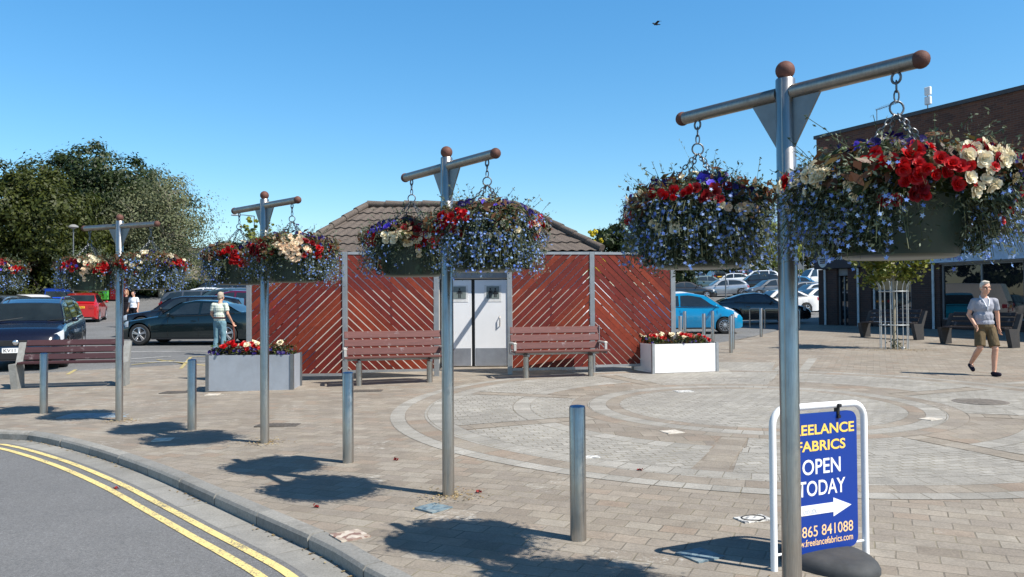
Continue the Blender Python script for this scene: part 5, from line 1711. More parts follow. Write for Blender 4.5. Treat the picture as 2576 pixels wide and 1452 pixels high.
    for s in 'LR':
        capsule(mb, P['neck'] + Vector((0, 0, -.07 * k)), P['sh' + s] + Vector((0, 0, -.008 * k)), .058 * k, .063 * k)
        en = P['sh' + s].lerp(P['el' + s], sleeve * 1.25) if sleeve < .9 else P['el' + s].lerp(P['wr' + s], .92)
        if sleeve < .9: mb.tube([P['sh' + s], P['sh' + s].lerp(en, .5), en], [.060 * k, .063 * k, .062 * k], 14)
        else: capsule(mb, P['sh' + s], P['el' + s], .062 * k, .052 * k); capsule(mb, P['el' + s], en, .052 * k, .04 * k)
    sh_ = remesh('shirt', mb, shirt, t, .010, 3)
    if robe:
        mb = MB(); mb.tube([P['waist'], P['hip'], P['hip'].lerp(Vector((0, 0, .1 * k)), .5), Vector((0, 0, .1 * k))], [.16 * k, .18 * k, .19 * k, .22 * k], 18)
        remesh('skirt', mb, robe, t, .014, 3)
    else:
        mb = MB()
        ell(mb, P['hip'] + Vector((0, 0, -.0 * k)), (.168 * k * g, .126 * k * g, .125 * k))
        for s in 'LR':
            if shorts:
                en = P['hp' + s].lerp(P['kn' + s], .90)
                mb.tube([P['hp' + s], P['hp' + s].lerp(en, .5), en], [.088 * k * g, .086 * k * g, .086 * k * g], 16)
            else:
                capsule(mb, P['hp' + s], P['kn' + s], .095 * k * g, .073 * k); mb.tube([P['kn' + s], P['kn' + s].lerp(P['an' + s], .5), P['an' + s] + Vector((0, 0, -.01))], [.073 * k, .066 * k, .062 * k], 14)
        remesh('shorts' if shorts else 'trousers', mb, trousers, t, .011, 3)
    for s in 'LR':
        mb = MB(); ft = P['toe' + s]; hl = P['an' + s] + Vector((0, .035, -.045)) * k
        capsule(mb, hl, ft, .043 * k, .038 * k); capsule(mb, P['an' + s] + Vector((0, 0, -.035 * k)), ft.lerp(hl, .5), .042 * k, .042 * k)
        remesh('shoe', mb, shoes, t, .008, 2)
    if belt:
        mb = MB(); c = P['hip'] + Vector((0, 0, .10 * k))
        mb.tube([c + Vector((.172 * k * g * math.cos(T2 * i / 24), .134 * k * g * math.sin(T2 * i / 24), 0)) for i in range(24)], .019, 8, closed=True); mb.build('belt', belt, t, 60)
    return t, P, sh_
def J0(**kw):
    j = dict(hip=(0, 0, .93), waist=(0, 0, 1.08), chest=(0, 0, 1.28), neck=(0, .01, 1.45), head=(0, -.015, 1.615), shL=(.182, .01, 1.385), shR=(-.182, .01, 1.385), elL=(.235, .03, 1.12), elR=(-.235, .03, 1.12), wrL=(.245, -.04, .87), wrR=(-.245, -.04, .87),
             hpL=(.09, 0, .88), hpR=(-.09, 0, .88), knL=(.095, -.02, .49), knR=(-.095, -.02, .49), anL=(.10, .02, .09), anR=(-.10, .02, .09), toeL=(.115, -.13, .04), toeR=(-.115, -.13, .04))
    j.update(kw); return j
# man walking towards the camera: his right leg (picture left) trails with the heel up, his left leg carries him
p = gp(2480, 944)
M_polo = cloth('grey_polo_cotton', S(152, 153, 162)); M_khaki = cloth('khaki_cotton', S(98, 84, 62)); M_navysh = cloth('navy_canvas', S(36, 34, 48)); M_hairw = plain('white_grey_hair', S(205, 196, 180), .8, 0, .2, 30, .4)
man, P, sh_ = person('walking man in a grey polo shirt and khaki shorts with white hair and glasses', p, R(-6), 1.76,
    J0(hip=(-.02, 0, .93), waist=(-.03, 0, 1.09), chest=(-.03, -.01, 1.29), neck=(-.02, .0, 1.455), head=(.005, -.03, 1.622),
       knL=(.12, -.12, .50), anL=(.10, -.10, .085), toeL=(.12, -.255, .04), knR=(-.12, -.06, .51), anR=(-.17, .20, .22), toeR=(-.18, .10, .10),
       elL=(.245, .05, 1.13), wrL=(.255, .03, .88), elR=(-.265, .04, 1.13), wrR=(-.225, -.13, .93)), M_polo, M_khaki, M_navysh, M_hairw, shorts=True, girth=1.08, glasses=True)
k = 1.76 / 1.75
mb = MB()
nk = P['neck']
mb.tube([nk + Vector((x, y, z)) * k for x, y, z in ((.03, -.135, -.17), (.055, -.105, -.06), (.068, -.02, -.002), (.03, .058, .02), (-.03, .058, .02), (-.068, -.02, -.002), (-.055, -.105, -.06), (-.01, -.14, -.18))], .013, 8)
mb.tube([nk + Vector((.005, -.145, -.16)), nk + Vector((.005, -.15, -.25))], .012, 6)
mb.build('collar', cloth('white_trim_cotton', S(225, 225, 228)), man, 60)
# old man with a stick, seen from behind
def check_mat():
    m, n, l, b = nt('checked_shirt_cotton')
    tc = n.new('ShaderNodeTexCoord'); sp = n.new('ShaderNodeSeparateXYZ'); l.new(tc.outputs['Object'], sp.inputs[0])
    def stripes(s, k, w): return math_(n, l, 'LESS_THAN', math_(n, l, 'FRACT', math_(n, l, 'MULTIPLY', s, k)), w)
    a = stripes(sp.outputs[0], 16, .22); c = stripes(sp.outputs[2], 16, .22)
    col = mixc(n, l, math_(n, l, 'MULTIPLY', math_(n, l, 'ADD', a, c), .5), S(216, 220, 206), S(130, 150, 130))
    l.new(col, b.inputs['Base Color']); b.inputs['Roughness'].default_value = .85
    return m
pz = gxy(xat(553, 21.6), 21.6)
M_jean = cloth('faded_blue_denim', S(112, 146, 158)); M_brown = plain('brown_leather', S(80, 44, 34), .5); M_hairg = plain('grey_hair', S(170, 158, 140), .8, 0, .2, 30, .4)
om, P, _ = person('old man with a walking stick, seen from behind, in a checked shirt and pale jeans', pz, R(172), 1.71,
    J0(neck=(0, -.02, 1.44), head=(.0, -.06, 1.60), chest=(0, 0, 1.27), elR=(-.245, .03, 1.13), wrR=(-.30, -.12, .90), elL=(.25, -.02, 1.14), wrL=(.22, -.17, .97), knL=(.11, -.03, .49), anL=(.14, .03, .09), toeL=(.16, -.13, .04)), check_mat(), M_jean, M_brown, M_hairg, belt=M_brown, girth=1.0)
w = om.matrix_basis @ (P['wrR'] + Vector((-.015, -.03, -.09)))
st_ = thing('walking_stick', 'dark wooden walking stick held in the old man\'s right hand', 'stick', (w.x + .03, w.y + .05, zg(w.x, w.y)))
b_ = Vector((0, 0, 0)); tp = Vector((w.x, w.y, w.z)) - Vector(st_.location)
mb = MB(); mb.tube([b_, tp], [.016, .019], 8); mb.tube([tp + Vector((0, -.05, 0)), tp + Vector((0, .0, .012)), tp + Vector((0, .07, .005))], .014, 8); mb.build('shaft', plain('varnished_stick', S(120, 62, 48), .4), st_, 60)
mb = MB(); mb.lathe([(.021, 0), (.021, .04), (.017, .045)], 10); mb.build('rubber_tip', M_black, st_, 40)
# two people in the distance
M_whitec = cloth('white_cotton', S(230, 232, 236)); M_blackc = cloth('black_cotton', S(22, 20, 26)); M_hairb = plain('dark_hair', S(40, 30, 26), .7, 0, .2, 30, .4)
pz = gxy(xat(336, 35.2), 35.2)
person('dark haired person in a white T-shirt and black trousers walking in the car park', pz, R(-10), 1.62, J0(knL=(.09, -.08, .5), anL=(.08, -.06, .09), toeL=(.09, -.21, .04), anR=(-.1, .14, .14), toeR=(-.1, .0, .05)), M_whitec, M_blackc, M_blackc, M_hairb)
pz = gxy(xat(318, 35.9), 35.9)
person('woman in a long black dress walking beside the person in the white T-shirt', pz, R(-4), 1.66, J0(), M_blackc, M_blackc, M_blackc, plain('light_brown_hair', S(150, 112, 84), .8), robe=M_blackc, hairstyle='long', sleeve=.5)

# ------------------------------------------------------------------ shop terrace at the right
SA = Vector((12.81, 33.9)); SE = Vector((.437, -.899)).normalized()
sz = .45
shop = thing('shop_building', 'long brick shop terrace in shade along the right edge', 'building', (SA.x, SA.y, sz), math.atan2(SE.y, SE.x))
def upx(px):
    r = (px - CX) / FPX
    return (r * SA.y - SA.x) / (SE.x - r * SE.y)
def brick_mat(name, c1, c2, mort):
    m, n, l, b = nt(name)
    tc = n.new('ShaderNodeTexCoord'); sp = n.new('ShaderNodeSeparateXYZ'); cb = n.new('ShaderNodeCombineXYZ')
    l.new(tc.outputs['Object'], sp.inputs[0]); l.new(math_(n, l, 'ADD', sp.outputs[0], sp.outputs[1]), cb.inputs[0]); l.new(sp.outputs[2], cb.inputs[1])
    t = n.new('ShaderNodeTexBrick'); l.new(cb.outputs[0], t.inputs['Vector'])
    t.inputs['Scale'].default_value = 1; t.inputs['Brick Width'].default_value = .225; t.inputs['Row Height'].default_value = .075; t.inputs['Mortar Size'].default_value = .006
    t.inputs['Color1'].default_value = rgba(c1); t.inputs['Color2'].default_value = rgba(c2); t.inputs['Mortar'].default_value = rgba(mort)
    f = noise(n, l, tc.outputs['Object'], .6, 5)
    col = mixc(n, l, 1.0, t.outputs['Color'], ramp(n, l, f, [(.3, (.8,) * 3), (.7, (1.2,) * 3)]), 'MULTIPLY')
    l.new(col, b.inputs['Base Color']); b.inputs['Roughness'].default_value = .9
    return m
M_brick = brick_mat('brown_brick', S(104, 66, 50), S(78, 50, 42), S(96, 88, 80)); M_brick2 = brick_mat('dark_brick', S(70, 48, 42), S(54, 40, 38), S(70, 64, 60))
LEN = 26.0
def sbox(name, u0, u1, y0, y1, z0, z1, m, parent=shop, bev=0):
    mb = MB(); mb.box(((u0 + u1) / 2, (y0 + y1) / 2, (z0 + z1) / 2 - sz), (abs(u1 - u0), abs(y1 - y0), z1 - z0), bev=bev)
    return mb.build(name, m, parent, 0)
sbox('upper_wall', 0, LEN, 0, 10, 3.76, 8.42, M_brick)
sbox('parapet_coping', -.08, LEN, -.08, 10.1, 8.42, 8.56, plain('dark_coping', (.05, .05, .055), .6))
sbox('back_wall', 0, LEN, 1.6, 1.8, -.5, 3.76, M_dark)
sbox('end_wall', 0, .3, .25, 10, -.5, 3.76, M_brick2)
M_sg = glass('shop_glass', (.008, .010, .013), .012)
M_sg.node_tree.nodes['Principled BSDF'].inputs['Specular IOR Level'].default_value = .5
M_wf = plain('white_window_frame', (.55, .56, .58), .5); M_gf = plain('grey_window_frame', (.16, .17, .18), .5, .3)
M_pipe = plain('pale_downpipe', S(176, 184, 188), .55)
U = [upx(p) for p in (2062, 2104, 2134, 2166, 2190, 2292, 2300, 2362, 2372, 2482)]
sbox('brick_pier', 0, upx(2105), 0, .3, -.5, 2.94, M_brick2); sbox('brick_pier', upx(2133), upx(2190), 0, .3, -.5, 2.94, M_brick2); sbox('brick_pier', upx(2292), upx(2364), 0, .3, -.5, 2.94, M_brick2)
d = sbox('shop_door', upx(2105) + .02, upx(2133) - .02, .16, .2, -.3, 2.6, M_sg)
for q in (.04, .5, .96):
    u = upx(2105) + (upx(2133) - upx(2105)) * q; sbox('door_frame', u - .025, u + .025, .12, .158, -.3, 2.62, M_gf, d)
sbox('door_lintel', upx(2105) + .02, upx(2133) - .02, .1, .24, 2.66, 2.94, M_gf, d)
def swindow(u0, u1, z0, z1, fm, n):
    w = sbox('shop_window', u0 + .06, u1 - .06, .14, .16, z0 + .05, z1 - .05, M_sg)
    for i in range(n + 1):
        u = u0 + .03 + (u1 - u0 - .06) * i / n; sbox('mullion', u - .03, u + .03, .09, .138, z0, z1, fm, w)
    for z in (z0 + .025, z1 - .025): sbox('frame_rail', u0 + .06, u1 - .06, .095, .139, z - .03, z + .03, fm, w)
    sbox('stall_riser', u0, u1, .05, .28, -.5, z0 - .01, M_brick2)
swindow(upx(2192), upx(2291), .82, 2.90, M_wf, 2)
u = upx(2366)
for k_ in range(5):
    swindow(u + k_ * 3.1, u + k_ * 3.1 + 2.95, .95, 2.90, M_gf, 2)
    sbox('brick_pier', u + k_ * 3.1 + 2.96, u + k_ * 3.1 + 3.09, 0, .3, -.5, 2.94, M_brick2)
for px in (2078, 2161, 2350): 
    q = upx(px); mb = MB(); mb.cyl((q, -.06, -.3), (q, -.06, 2.93 - sz), .045, .045, 10); mb.build('downpipe', M_pipe, shop, 40)
f1 = sbox('dark_fascia_sign', -.05, upx(2285), -.18, .3, 2.96, 3.74, plain('dark_sign_blue', S(16, 18, 34), .5))
mb = MB(); mb.lathe([(.0, -.01), (.30, -.01), (.30, .0)][::-1], 28, Matrix.Translation((.42, -.186, 3.36 - sz)) @ Matrix.Rotation(R(90), 4, 'X') @ Matrix.Diagonal((.85, 1.15, 1, 1)))
mb.build('oval_logo', M_pipe, f1, 60)
mb = MB()
for zz, ww in ((3.52, .22), (3.36, .30), (3.28, .26), (3.20, .28)): mb.box((.42, -.200, zz - sz), (ww, .008, .055 if zz < 3.5 else .1))
mb.build('logo_lettering', plain('logo_blue', S(50, 56, 84), .5), f1, 0)
text_obj('sign_lettering', 'Oxford Engl', 1.35, .22, 1.62, 3.36 - sz, M_pipe, f1, -.186, bold=.004)
sbox('pale_fascia_sign', upx(2290), LEN, -.18, .3, 2.96, 3.74, plain('pale_blue_fascia', S(150, 172, 196), .5))
sbox('shutter_box', upx(2366), LEN, -.05, .28, 2.905, 2.955, M_gf)
# roof fittings
def sw(u, y, z): return Vector((SA.x + SE.x * u - SE.y * y, SA.y + SE.y * u + SE.x * y, z))
b = sw(upx(2323), .4, 8.56); t = thing('roof_antenna', 'pair of white antenna boxes on a short pole above the shop roof', 'antenna', b, math.atan2(SE.y, SE.x))
mb = MB(); mb.cyl((0, 0, -.05), (0, 0, .9), .02, .02, 8); mb.build('pole', M_galv, t, 60)
for z in (.38, .73):
    mb = MB(); mb.box((.08, -.08, z), (.24, .12, .30), bev=.02); mb.build('antenna_box', M_white, t, 30)
b = sw(upx(2168), 1.0, 8.56); t = thing('roof_aerial', 'thin television aerial on the shop roof, left of the antenna boxes', 'aerial', b, math.atan2(SE.y, SE.x))
mb = MB(); mb.cyl((0, 0, -.05), (0, 0, .75), .018, .018, 6); mb.build('mast', M_galv, t, 60)
mb = MB(); mb.cyl((-.05, 0, .72), (.95, .1, .82), .012, .012, 6)
for i in range(9): mb.cyl((.05 + i * .1, -.16, .73 + i * .0105), (.05 + i * .1, .18, .73 + i * .0105), .007, .007, 5)
mb.build('aerial_boom', M_galv, t, 60)
car('van', 4.9, 1.9, 2.0, P_white, 'white van parked out of sight behind the toilet block, reflected in the shop window', 2.6, 30.8, 92, .6, .2, .31, 1, 'parked_van', 'van')
car('suv', 4.4, 1.8, 1.6, P_white, 'white tall car out of sight behind the timber screen, reflected in the shop window', 1.6, 26.2, 95, .6, .2, .33, 1)

# ------------------------------------------------------------------ trees and bushes
M_tg1 = foliage('olive_tree_leaves', [(0, S(44, 52, 16)), (.4, S(58, 66, 20)), (.75, S(78, 84, 28)), (1, S(50, 60, 20))], .55, .3)
M_tg2 = foliage('dark_tree_leaves', [(0, S(34, 48, 20)), (.5, S(46, 60, 26)), (1, S(60, 72, 34))], .5, .25)
M_tg3 = foliage('grey_willow_leaves', [(0, S(86, 94, 62)), (.5, S(102, 108, 76)), (1, S(122, 124, 92))], .6, .3)
M_tg4 = foliage('yellow_tree_leaves', [(0, S(190, 170, 30)), (.5, S(216, 196, 52)), (1, S(150, 150, 40))], .6, .3)
M_tg5 = foliage('fresh_green_leaves', [(0, S(110, 124, 40)), (.5, S(150, 158, 62)), (1, S(176, 178, 90))], .55, .35)
M_bark = plain('bark', S(92, 80, 66), .9, 0, .3, 9, .6); M_barkp = plain('pale_bark', S(150, 142, 124), .9, 0, .25, 9, .5)
def tree(name, label, base, top, rad, nleaf, lsize, mat, bark, seed, lobes=9, trunk=.25, sparse=0.0, shape=1.0, low=.18, cat='tree', group=None, limbs=7, clump=.40, aspect=.55, per=75):
    rr = random.Random(seed); rn = np.random.default_rng(seed)
    t = thing(name, label, cat, base, 0, group)
    H = top - base.z
    # overlapping lobes fill the crown
    L_ = []
    for i in range(lobes):
        f = (i + .5) / lobes
        z = H * (low + (1 - low) * f * .88)
        env = rad * (math.sin(PI * min(1, (.12 + .88 * (1 - f)) ** shape)) ** .6 if f > .15 else .75)
        a = i * 2.4 + rr.uniform(-.4, .4); r = env * rr.uniform(.35, .62)
        L_.append((Vector((r * math.cos(a), r * math.sin(a), z)), env * rr.uniform(.36, .56)))
    L_.append((Vector((0, 0, H * .55)), rad * .6)); L_.append((Vector((rr.uniform(-.3, .3), 0, H - rad * .34)), rad * .36))
    mb = MB()
    tp = [Vector((0, 0, -.2)), Vector((rr.uniform(-.1, .1), 0, H * .2)), Vector((rr.uniform(-.3, .3), .1, H * .45)), Vector((rr.uniform(-.3, .3), 0, H * .8))]
    mb.tube(tp, [trunk * 1.2, trunk, trunk * .7, trunk * .2], 10); mb.build('trunk', bark, t, 60)
    mb = MB()
    for i in range(limbs):
        c, r = L_[i % len(L_)]
        s = tp[1].lerp(tp[2], rr.random()); m_ = s.lerp(c, .5) + Vector((rr.uniform(-.3, .3), rr.uniform(-.3, .3), rr.uniform(.1, .6)))
        mb.tube([s, m_, c], [trunk * .42, trunk * .26, trunk * .10], 6)
        for k_ in range(5 if not sparse else 16):
            e = c + Vector((rr.gauss(0, 1), rr.gauss(0, 1), rr.gauss(.25, .8))).normalized() * r * rr.uniform(.7, 1.15); q = m_.lerp(c, rr.uniform(.3, 1))
            mb.tube([q, q.lerp(e, .5) + Vector((rr.gauss(0, .15), rr.gauss(0, .15), .1)), e], [trunk * .11, trunk * .07, trunk * .025], 4)
    mb.build('limbs', bark, t, 60)
    C = []; NR = []
    tot = sum(r ** 2 for _, r in L_)
    for c, r in L_:
        n = int(nleaf * r * r / tot); nc = max(6, int(n / per))
        d = unit(rn.normal(size=(nc, 3))); q = rn.uniform(.45, 1.12, (nc, 1)) ** .7
        cc = np.array(c) + d * r * q * np.array([1.05, 1.05, .9])
        k_ = rn.integers(0, nc, n)
        q = cc[k_] + rn.normal(0, 1, (n, 3)) * clump * r * .38 * np.array([1, 1, .7])
        C.append(q); NR.append(unit(q - np.array(c)) * .8 + unit(q - cc[k_] + 1e-6) * .6)
    C = np.concatenate(C); NR = np.concatenate(NR); ok = C[:, 2] > H * low * .4; C = C[ok]; NR = NR[ok]
    link('crown', facemesh('crown', leaves(C, lsize, lsize * aspect, .2, NR * 1.9, .2), 4, mat), t)
    return t
def base(px, Y): return gxy(xat(px, Y), Y)
def zt(py, Y): return at(1288, py, Y).z
tree('broadleaf_tree', 'olive green tree at the far left, drooping to the car roofs', base(40, 50), zt(408, 50), 5.4, 46000, .23, M_tg1, M_bark, 1, 22, .3, low=.1)
tree('broadleaf_tree', 'second olive green tree, lower, between the far left tree and the dark tallest one', base(175, 53), zt(520, 53), 3.0, 20000, .22, M_tg1, M_bark, 21, 14, .22, low=.08)
tree('broadleaf_tree', 'tallest dark green tree at the left, rising above the others', base(250, 61), zt(372, 61), 6.3, 52000, .26, M_tg2, M_bark, 2, 24, .35, low=.1)
tree('willow_tree', 'airy grey green tree with pale limbs showing against the sky', base(408, 57), zt(432, 57), 3.9, 19000, .17, M_tg3, M_barkp, 3, 12, .22, sparse=1, low=.16, limbs=14, clump=.8, per=40)
tree('broadleaf_tree', 'dark tree below the airy one, behind the far pole', base(350, 63), zt(560, 63), 3.6, 15000, .3, M_tg2, M_bark, 4, 9, .22, low=.08)
for i, (px, Y, py, r, lab) in enumerate(((20, 58, 655, 3.0, 'dark bush at the far left below the olive tree'), (120, 60, 650, 3.2, 'dark bush behind the bright blue hatchback'), (225, 66, 640, 3.4, 'dark bush behind the recycling bins'),
                                         (330, 60, 665, 2.6, 'dark bush right of the recycling bins'), (395, 58, 690, 2.2, 'low bush at the foot of the airy tree'), (470, 60, 712, 1.6, 'small bush before the stone wall'))):
    tree('bush', lab, base(px, Y), zt(py, Y), r, 7000, .24, M_tg2, M_bark, 30 + i, 6, .1, low=.02, cat='bush', limbs=4)
tree('poplar_tree', 'slim yellow green tree above the third pole, left one', base(630, 66), zt(543, 66), 1.3, 5000, .2, M_tg5, M_bark, 5, 8, .12, low=.15)
tree('poplar_tree', 'slim yellow green tree above the third pole, right one', base(676, 70), zt(552, 70), .9, 3000, .2, M_tg5, M_bark, 6, 7, .1, low=.15)
tree('broadleaf_tree', 'dark green tree showing right of the toilet roof', base(1555, 64), zt(552, 64), 3.0, 13000, .26, M_tg2, M_bark, 7, 9, .2, low=.12)
tree('yellow_shrub', 'bright yellow leaved shrub at the right end of the toilet roof', base(1496, 58), zt(578, 58), 1.1, 3600, .2, M_tg4, M_bark, 8, 6, .08, low=.15, cat='shrub')
tree('broadleaf_tree', 'green tree behind the big left basket', base(1690, 72), zt(590, 72), 4.2, 12000, .3, M_tg2, M_bark, 9, 9, .22, low=.14)
tree('broadleaf_tree', 'light green tree beside the nearest pole, behind the car rows', base(1945, 100), zt(560, 100), 4.4, 14000, .34, M_tg5, M_bark, 10, 10, .22, low=.16)
tree('broadleaf_tree', 'olive tree between the nearest pole and the shop corner', base(2035, 104), zt(535, 104), 4.6, 14000, .34, M_tg1, M_bark, 12, 10, .22, low=.2)
tree('broadleaf_tree', 'far dark green tree over the silver grey hatchback', base(1800, 108), zt(610, 108), 5.0, 13000, .36, M_tg2, M_bark, 13, 9, .25, low=.1)
for i, (x, y) in enumerate(((-34, 34), (-42, 40), (-38, 48))): tree('broadleaf_tree', 'unseen dark tree added beyond the left edge of the picture for the shop window reflections, ' + ('nearest', 'middle', 'farthest')[i] + ' one', gxy(x, y), 12, 5, 6000, .5, M_tg2, M_bark, 50 + i, 9, .3, low=.05)  # out of view; added to darken what the shop windows reflect
# hedge
p0, p1 = base(1975, 98), base(2070, 98)
t = thing('hedge', 'clipped green hedge before the pale far building', 'hedge', (p0 + p1) / 2)
n = 6000; C = np.stack([RNG.uniform(-3.2, 3.2, n), RNG.uniform(-.6, .6, n), RNG.uniform(0, 1.5, n)], 1)
link('leaves', facemesh('leaves', leaves(C, .2, .12, .4), 4, foliage('hedge_leaves', [(0, S(76, 96, 30)), (1, S(128, 140, 56))])), t)

# caged young tree
p = gp(2250, 877)
t = thing('young_tree', 'young tree with yellow green leaves growing inside the metal cage', 'tree', p)
mb = MB(); mb.tube([(0, 0, -.05), (.01, 0, 1.2), (-.01, .02, 2.3), (.02, 0, 3.2)], [.04, .034, .026, .012], 10); mb.build('trunk', M_barkp, t, 60)
rr = random.Random(8); mb = MB(); C = []
for i in range(15):
    a = rr.uniform(0, T2); h = rr.uniform(1.75, 2.7); e = Vector((math.cos(a) * rr.uniform(.35, .9), math.sin(a) * rr.uniform(.3, .8), h + rr.uniform(-.05, .6)))
    mb.tube([(0, 0, h - .1), Vector((0, 0, h)).lerp(e, .5) + Vector((0, 0, .1)), e], [.014, .01, .004], 5)
    c = np.array(e); C.append(c + RNG.normal(0, 1, (120, 3)) * np.array([.17, .17, .12])); C.append(c * .55 + np.array([0, 0, h * .45]) + RNG.normal(0, .1, (25, 3)))
for q in ((-.22, .0, 1.98), (.2, -.1, 1.95), (.45, 0, 1.9), (-.35, -.1, 2.05)): C.append(np.array(q) + RNG.normal(0, 1, (90, 3)) * np.array([.14, .14, .09]))
mb.build('limbs', M_barkp, t, 60)
link('crown', facemesh('crown', leaves(np.concatenate(C), .12, .085, .7, None, .25), 4, foliage('maple_leaves', [(0, S(76, 88, 30)), (.5, S(112, 120, 48)), (1, S(146, 146, 70))], .5, .3)), t)
M_gd = plain('bright_galvanised', (.40, .42, .42), .45, .3, .12, 8, .1)
t = thing('tree_guard', 'tall galvanised tree cage of vertical bars round the young tree', 'tree guard', p)
for k_ in range(14):
    a = T2 * k_ / 14; c, s = math.cos(a), math.sin(a)
    mb = MB(); mb.tube([(.34 * c, .34 * s, -.02), (.34 * c, .34 * s, 1.55), (.36 * c, .36 * s, 1.66), (.42 * c, .42 * s, 1.76)], .012, 6); mb.build('bar', M_gd, t, 60)
for z in (.62, 1.5):
    mb = MB(); mb.tube([(.352 * math.cos(T2 * i / 28), .352 * math.sin(T2 * i / 28), z) for i in range(28)], .013, 6, closed=True); mb.build('hoop', M_gd, t, 60)
t = thing('weeds', 'green weeds and a scrap of white paper inside the tree cage', 'weeds', p)
C = np.stack([RNG.normal(.05, .09, 160), RNG.normal(0, .09, 160), np.abs(RNG.normal(.1, .12, 160))], 1)
link('leaves', facemesh('leaves', leaves(C, .07, .025, .1), 4, M_leaf), t)
mb = MB(); mb.box((.06, -.2, .03), (.1, .06, .05), Matrix.Rotation(.5, 4, 'Z'), bev=.015); mb.build('paper_scrap', M_white, t, 40)

# bike hoops
for px, Y, lab in ((1905, 32.6, 'steel bike hoop left of the nearest pole, farther one'), (1943, 31.8, 'steel bike hoop partly hidden by the left edge of the nearest pole'), (1990, 31.2, 'steel bike hoop just right of the nearest pole')):
    c = base(px, Y); w = .20 if px < 1910 else .27
    d = Vector((.55, -.83, 0)).normalized() * .38
    t = tag(MB().tube([c - d + Vector((0, 0, -.05)), c - d + Vector((0, 0, .66)), c - d * .93 + Vector((0, 0, .73)), c - d * .78 + Vector((0, 0, .77)), c + d * .78 + Vector((0, 0, .77)), c + d * .93 + Vector((0, 0, .73)), c + d + Vector((0, 0, .66)), c + d + Vector((0, 0, -.05))], .026, 10).build('bike_hoop', M_post, None, 60), lab, 'bike stand', 'steel bike hoops')

# recycling bins
def bin_(px0, px1, Y, h, mat, lab, panel):
    a, b = base(px0, Y), base(px1, Y); c = (a + b) / 2; w = (b - a).length
    t = thing('recycling_bin', lab, 'recycling bin', c)
    mb = MB(); mb.box((0, 0, h * .5), (w * .96, 1.2, h), bev=.06); mb.build('bin_body', mat, t, 30)
    mb = MB(); mb.box((0, -.02, h + .05), (w * 1.0, 1.25, .12), bev=.05); mb.build('lid', mat, t, 30)
    mb = MB(); mb.box((panel * w, -.61, h * .66), (w * .42, .02, h * .36), bev=.006); mb.build('notice', M_white, t, 0)
    mb = MB(); mb.box((panel * w, -.624, h * .74), (w * .3, .006, h * .07)); mb.box((panel * w, -.624, h * .6), (w * .34, .006, h * .03)); mb.build('notice_print', plain('notice_print_blue', S(60, 80, 140), .6), t, 0)
bin_(200, 241, 55.5, 1.5, plain('blue_bin', S(14, 62, 150), .5), 'dark blue recycling bin behind the red hatchback', .25)
bin_(242, 284, 55.5, 1.7, plain('green_bin', S(74, 160, 62), .5), 'bright green recycling bin between the blue and the dark red one', .1)
bin_(285, 313, 55.5, 1.65, plain('red_bin', S(116, 22, 30), .5), 'dark red recycling bin beside the green one', .2)
# stone wall, house and far buildings
def stone_mat():
    m, n, l, b = nt('rubble_stone')
    v = coord(n, l, (1, 1, 1.6)); t = n.new('ShaderNodeTexVoronoi'); t.inputs['Scale'].default_value = 3.2; l.new(v, t.inputs['Vector'])
    sp = n.new('ShaderNodeSeparateColor'); l.new(t.outputs['Color'], sp.inputs[0])
    col = ramp(n, l, sp.outputs[0], [(0, S(128, 118, 98)), (.5, S(160, 150, 128)), (1, S(182, 174, 154))])
    l.new(mixc(n, l, 1.0, col, ramp(n, l, noise(n, l, v, 8, 5), [(.3, (.75,) * 3), (.7, (1.15,) * 3)]), 'MULTIPLY'), b.inputs['Base Color']); b.inputs['Roughness'].default_value = .9
    return m
M_stone = stone_mat()
a, b = base(430, 64), base(640, 64); c = (a + b) / 2
t = thing('stone_wall', 'rubble stone boundary wall behind the car row at the left', 'wall', c)
mb = MB(); mb.box((0, 0, .8), ((b - a).length, .4, 2.4)); mb.build('masonry', M_stone, t, 0)
mb = MB(); mb.box((0, 0, 2.07), ((b - a).length + .05, .5, .14), bev=.03); mb.build('coping', M_conc, t, 0)
def house(name, lab, p, w, dpt, eave, ridge, wallm, roofm, rows=1, cols=3, wh=1.2, cat='house', flat=False):
    t = thing(name, lab, cat, p)
    mb = MB(); mb.box((0, dpt / 2, eave / 2 - .5), (w, dpt, eave + 1)); mb.build('wall', wallm, t, 0)
    if flat:
        mb = MB(); mb.box((0, dpt / 2, eave + .15), (w + .3, dpt + .3, .3)); mb.build('roof', roofm, t, 0)
    else:
        x, y0, y1 = w / 2 + .3, -.35, dpt + .35
        mb = MB(); T = Matrix(((0, 0, 1, -x), (1, 0, 0, 0), (0, 1, 0, 0), (0, 0, 0, 1)))
        mb.prism([(y0, eave), (y1, eave), (dpt / 2, ridge)], 2 * x, T); rf = mb.build('roof', roofm, t, 0)
        mb = MB(); mb.box((w * .3, dpt / 2, ridge + .3), (.6, .5, 1.2)); mb.build('chimney', M_brick, rf, 0)
    for r in range(rows):
        for i in range(cols):
            xx = -w / 2 + w * (i + .5) / cols; zz = eave * (r + .55) / rows
            mb = MB(); mb.box((xx, -.02, zz), (w / cols * .62, .06, wh)); f = mb.build('window', M_wf, t, 0)
            mb = MB()
            for q in (-1, 1): mb.box((xx + q * w / cols * .145, -.055, zz), (w / cols * .26, .02, wh - .16))
            mb.build('pane', M_sg, f, 0)
M_rroof = plain('red_brown_roof', S(112, 76, 60), .85, 0, .2, 4, .3); M_groof = plain('grey_roof', S(96, 92, 88), .85, 0, .2, 4, .3)
house('stone_house', 'low stone house with a red brown roof beyond the wall at the left', base(500, 84), 10, 6, 3.2, zt(632, 87) - base(500, 84).z, M_stone, M_rroof, 1, 3)
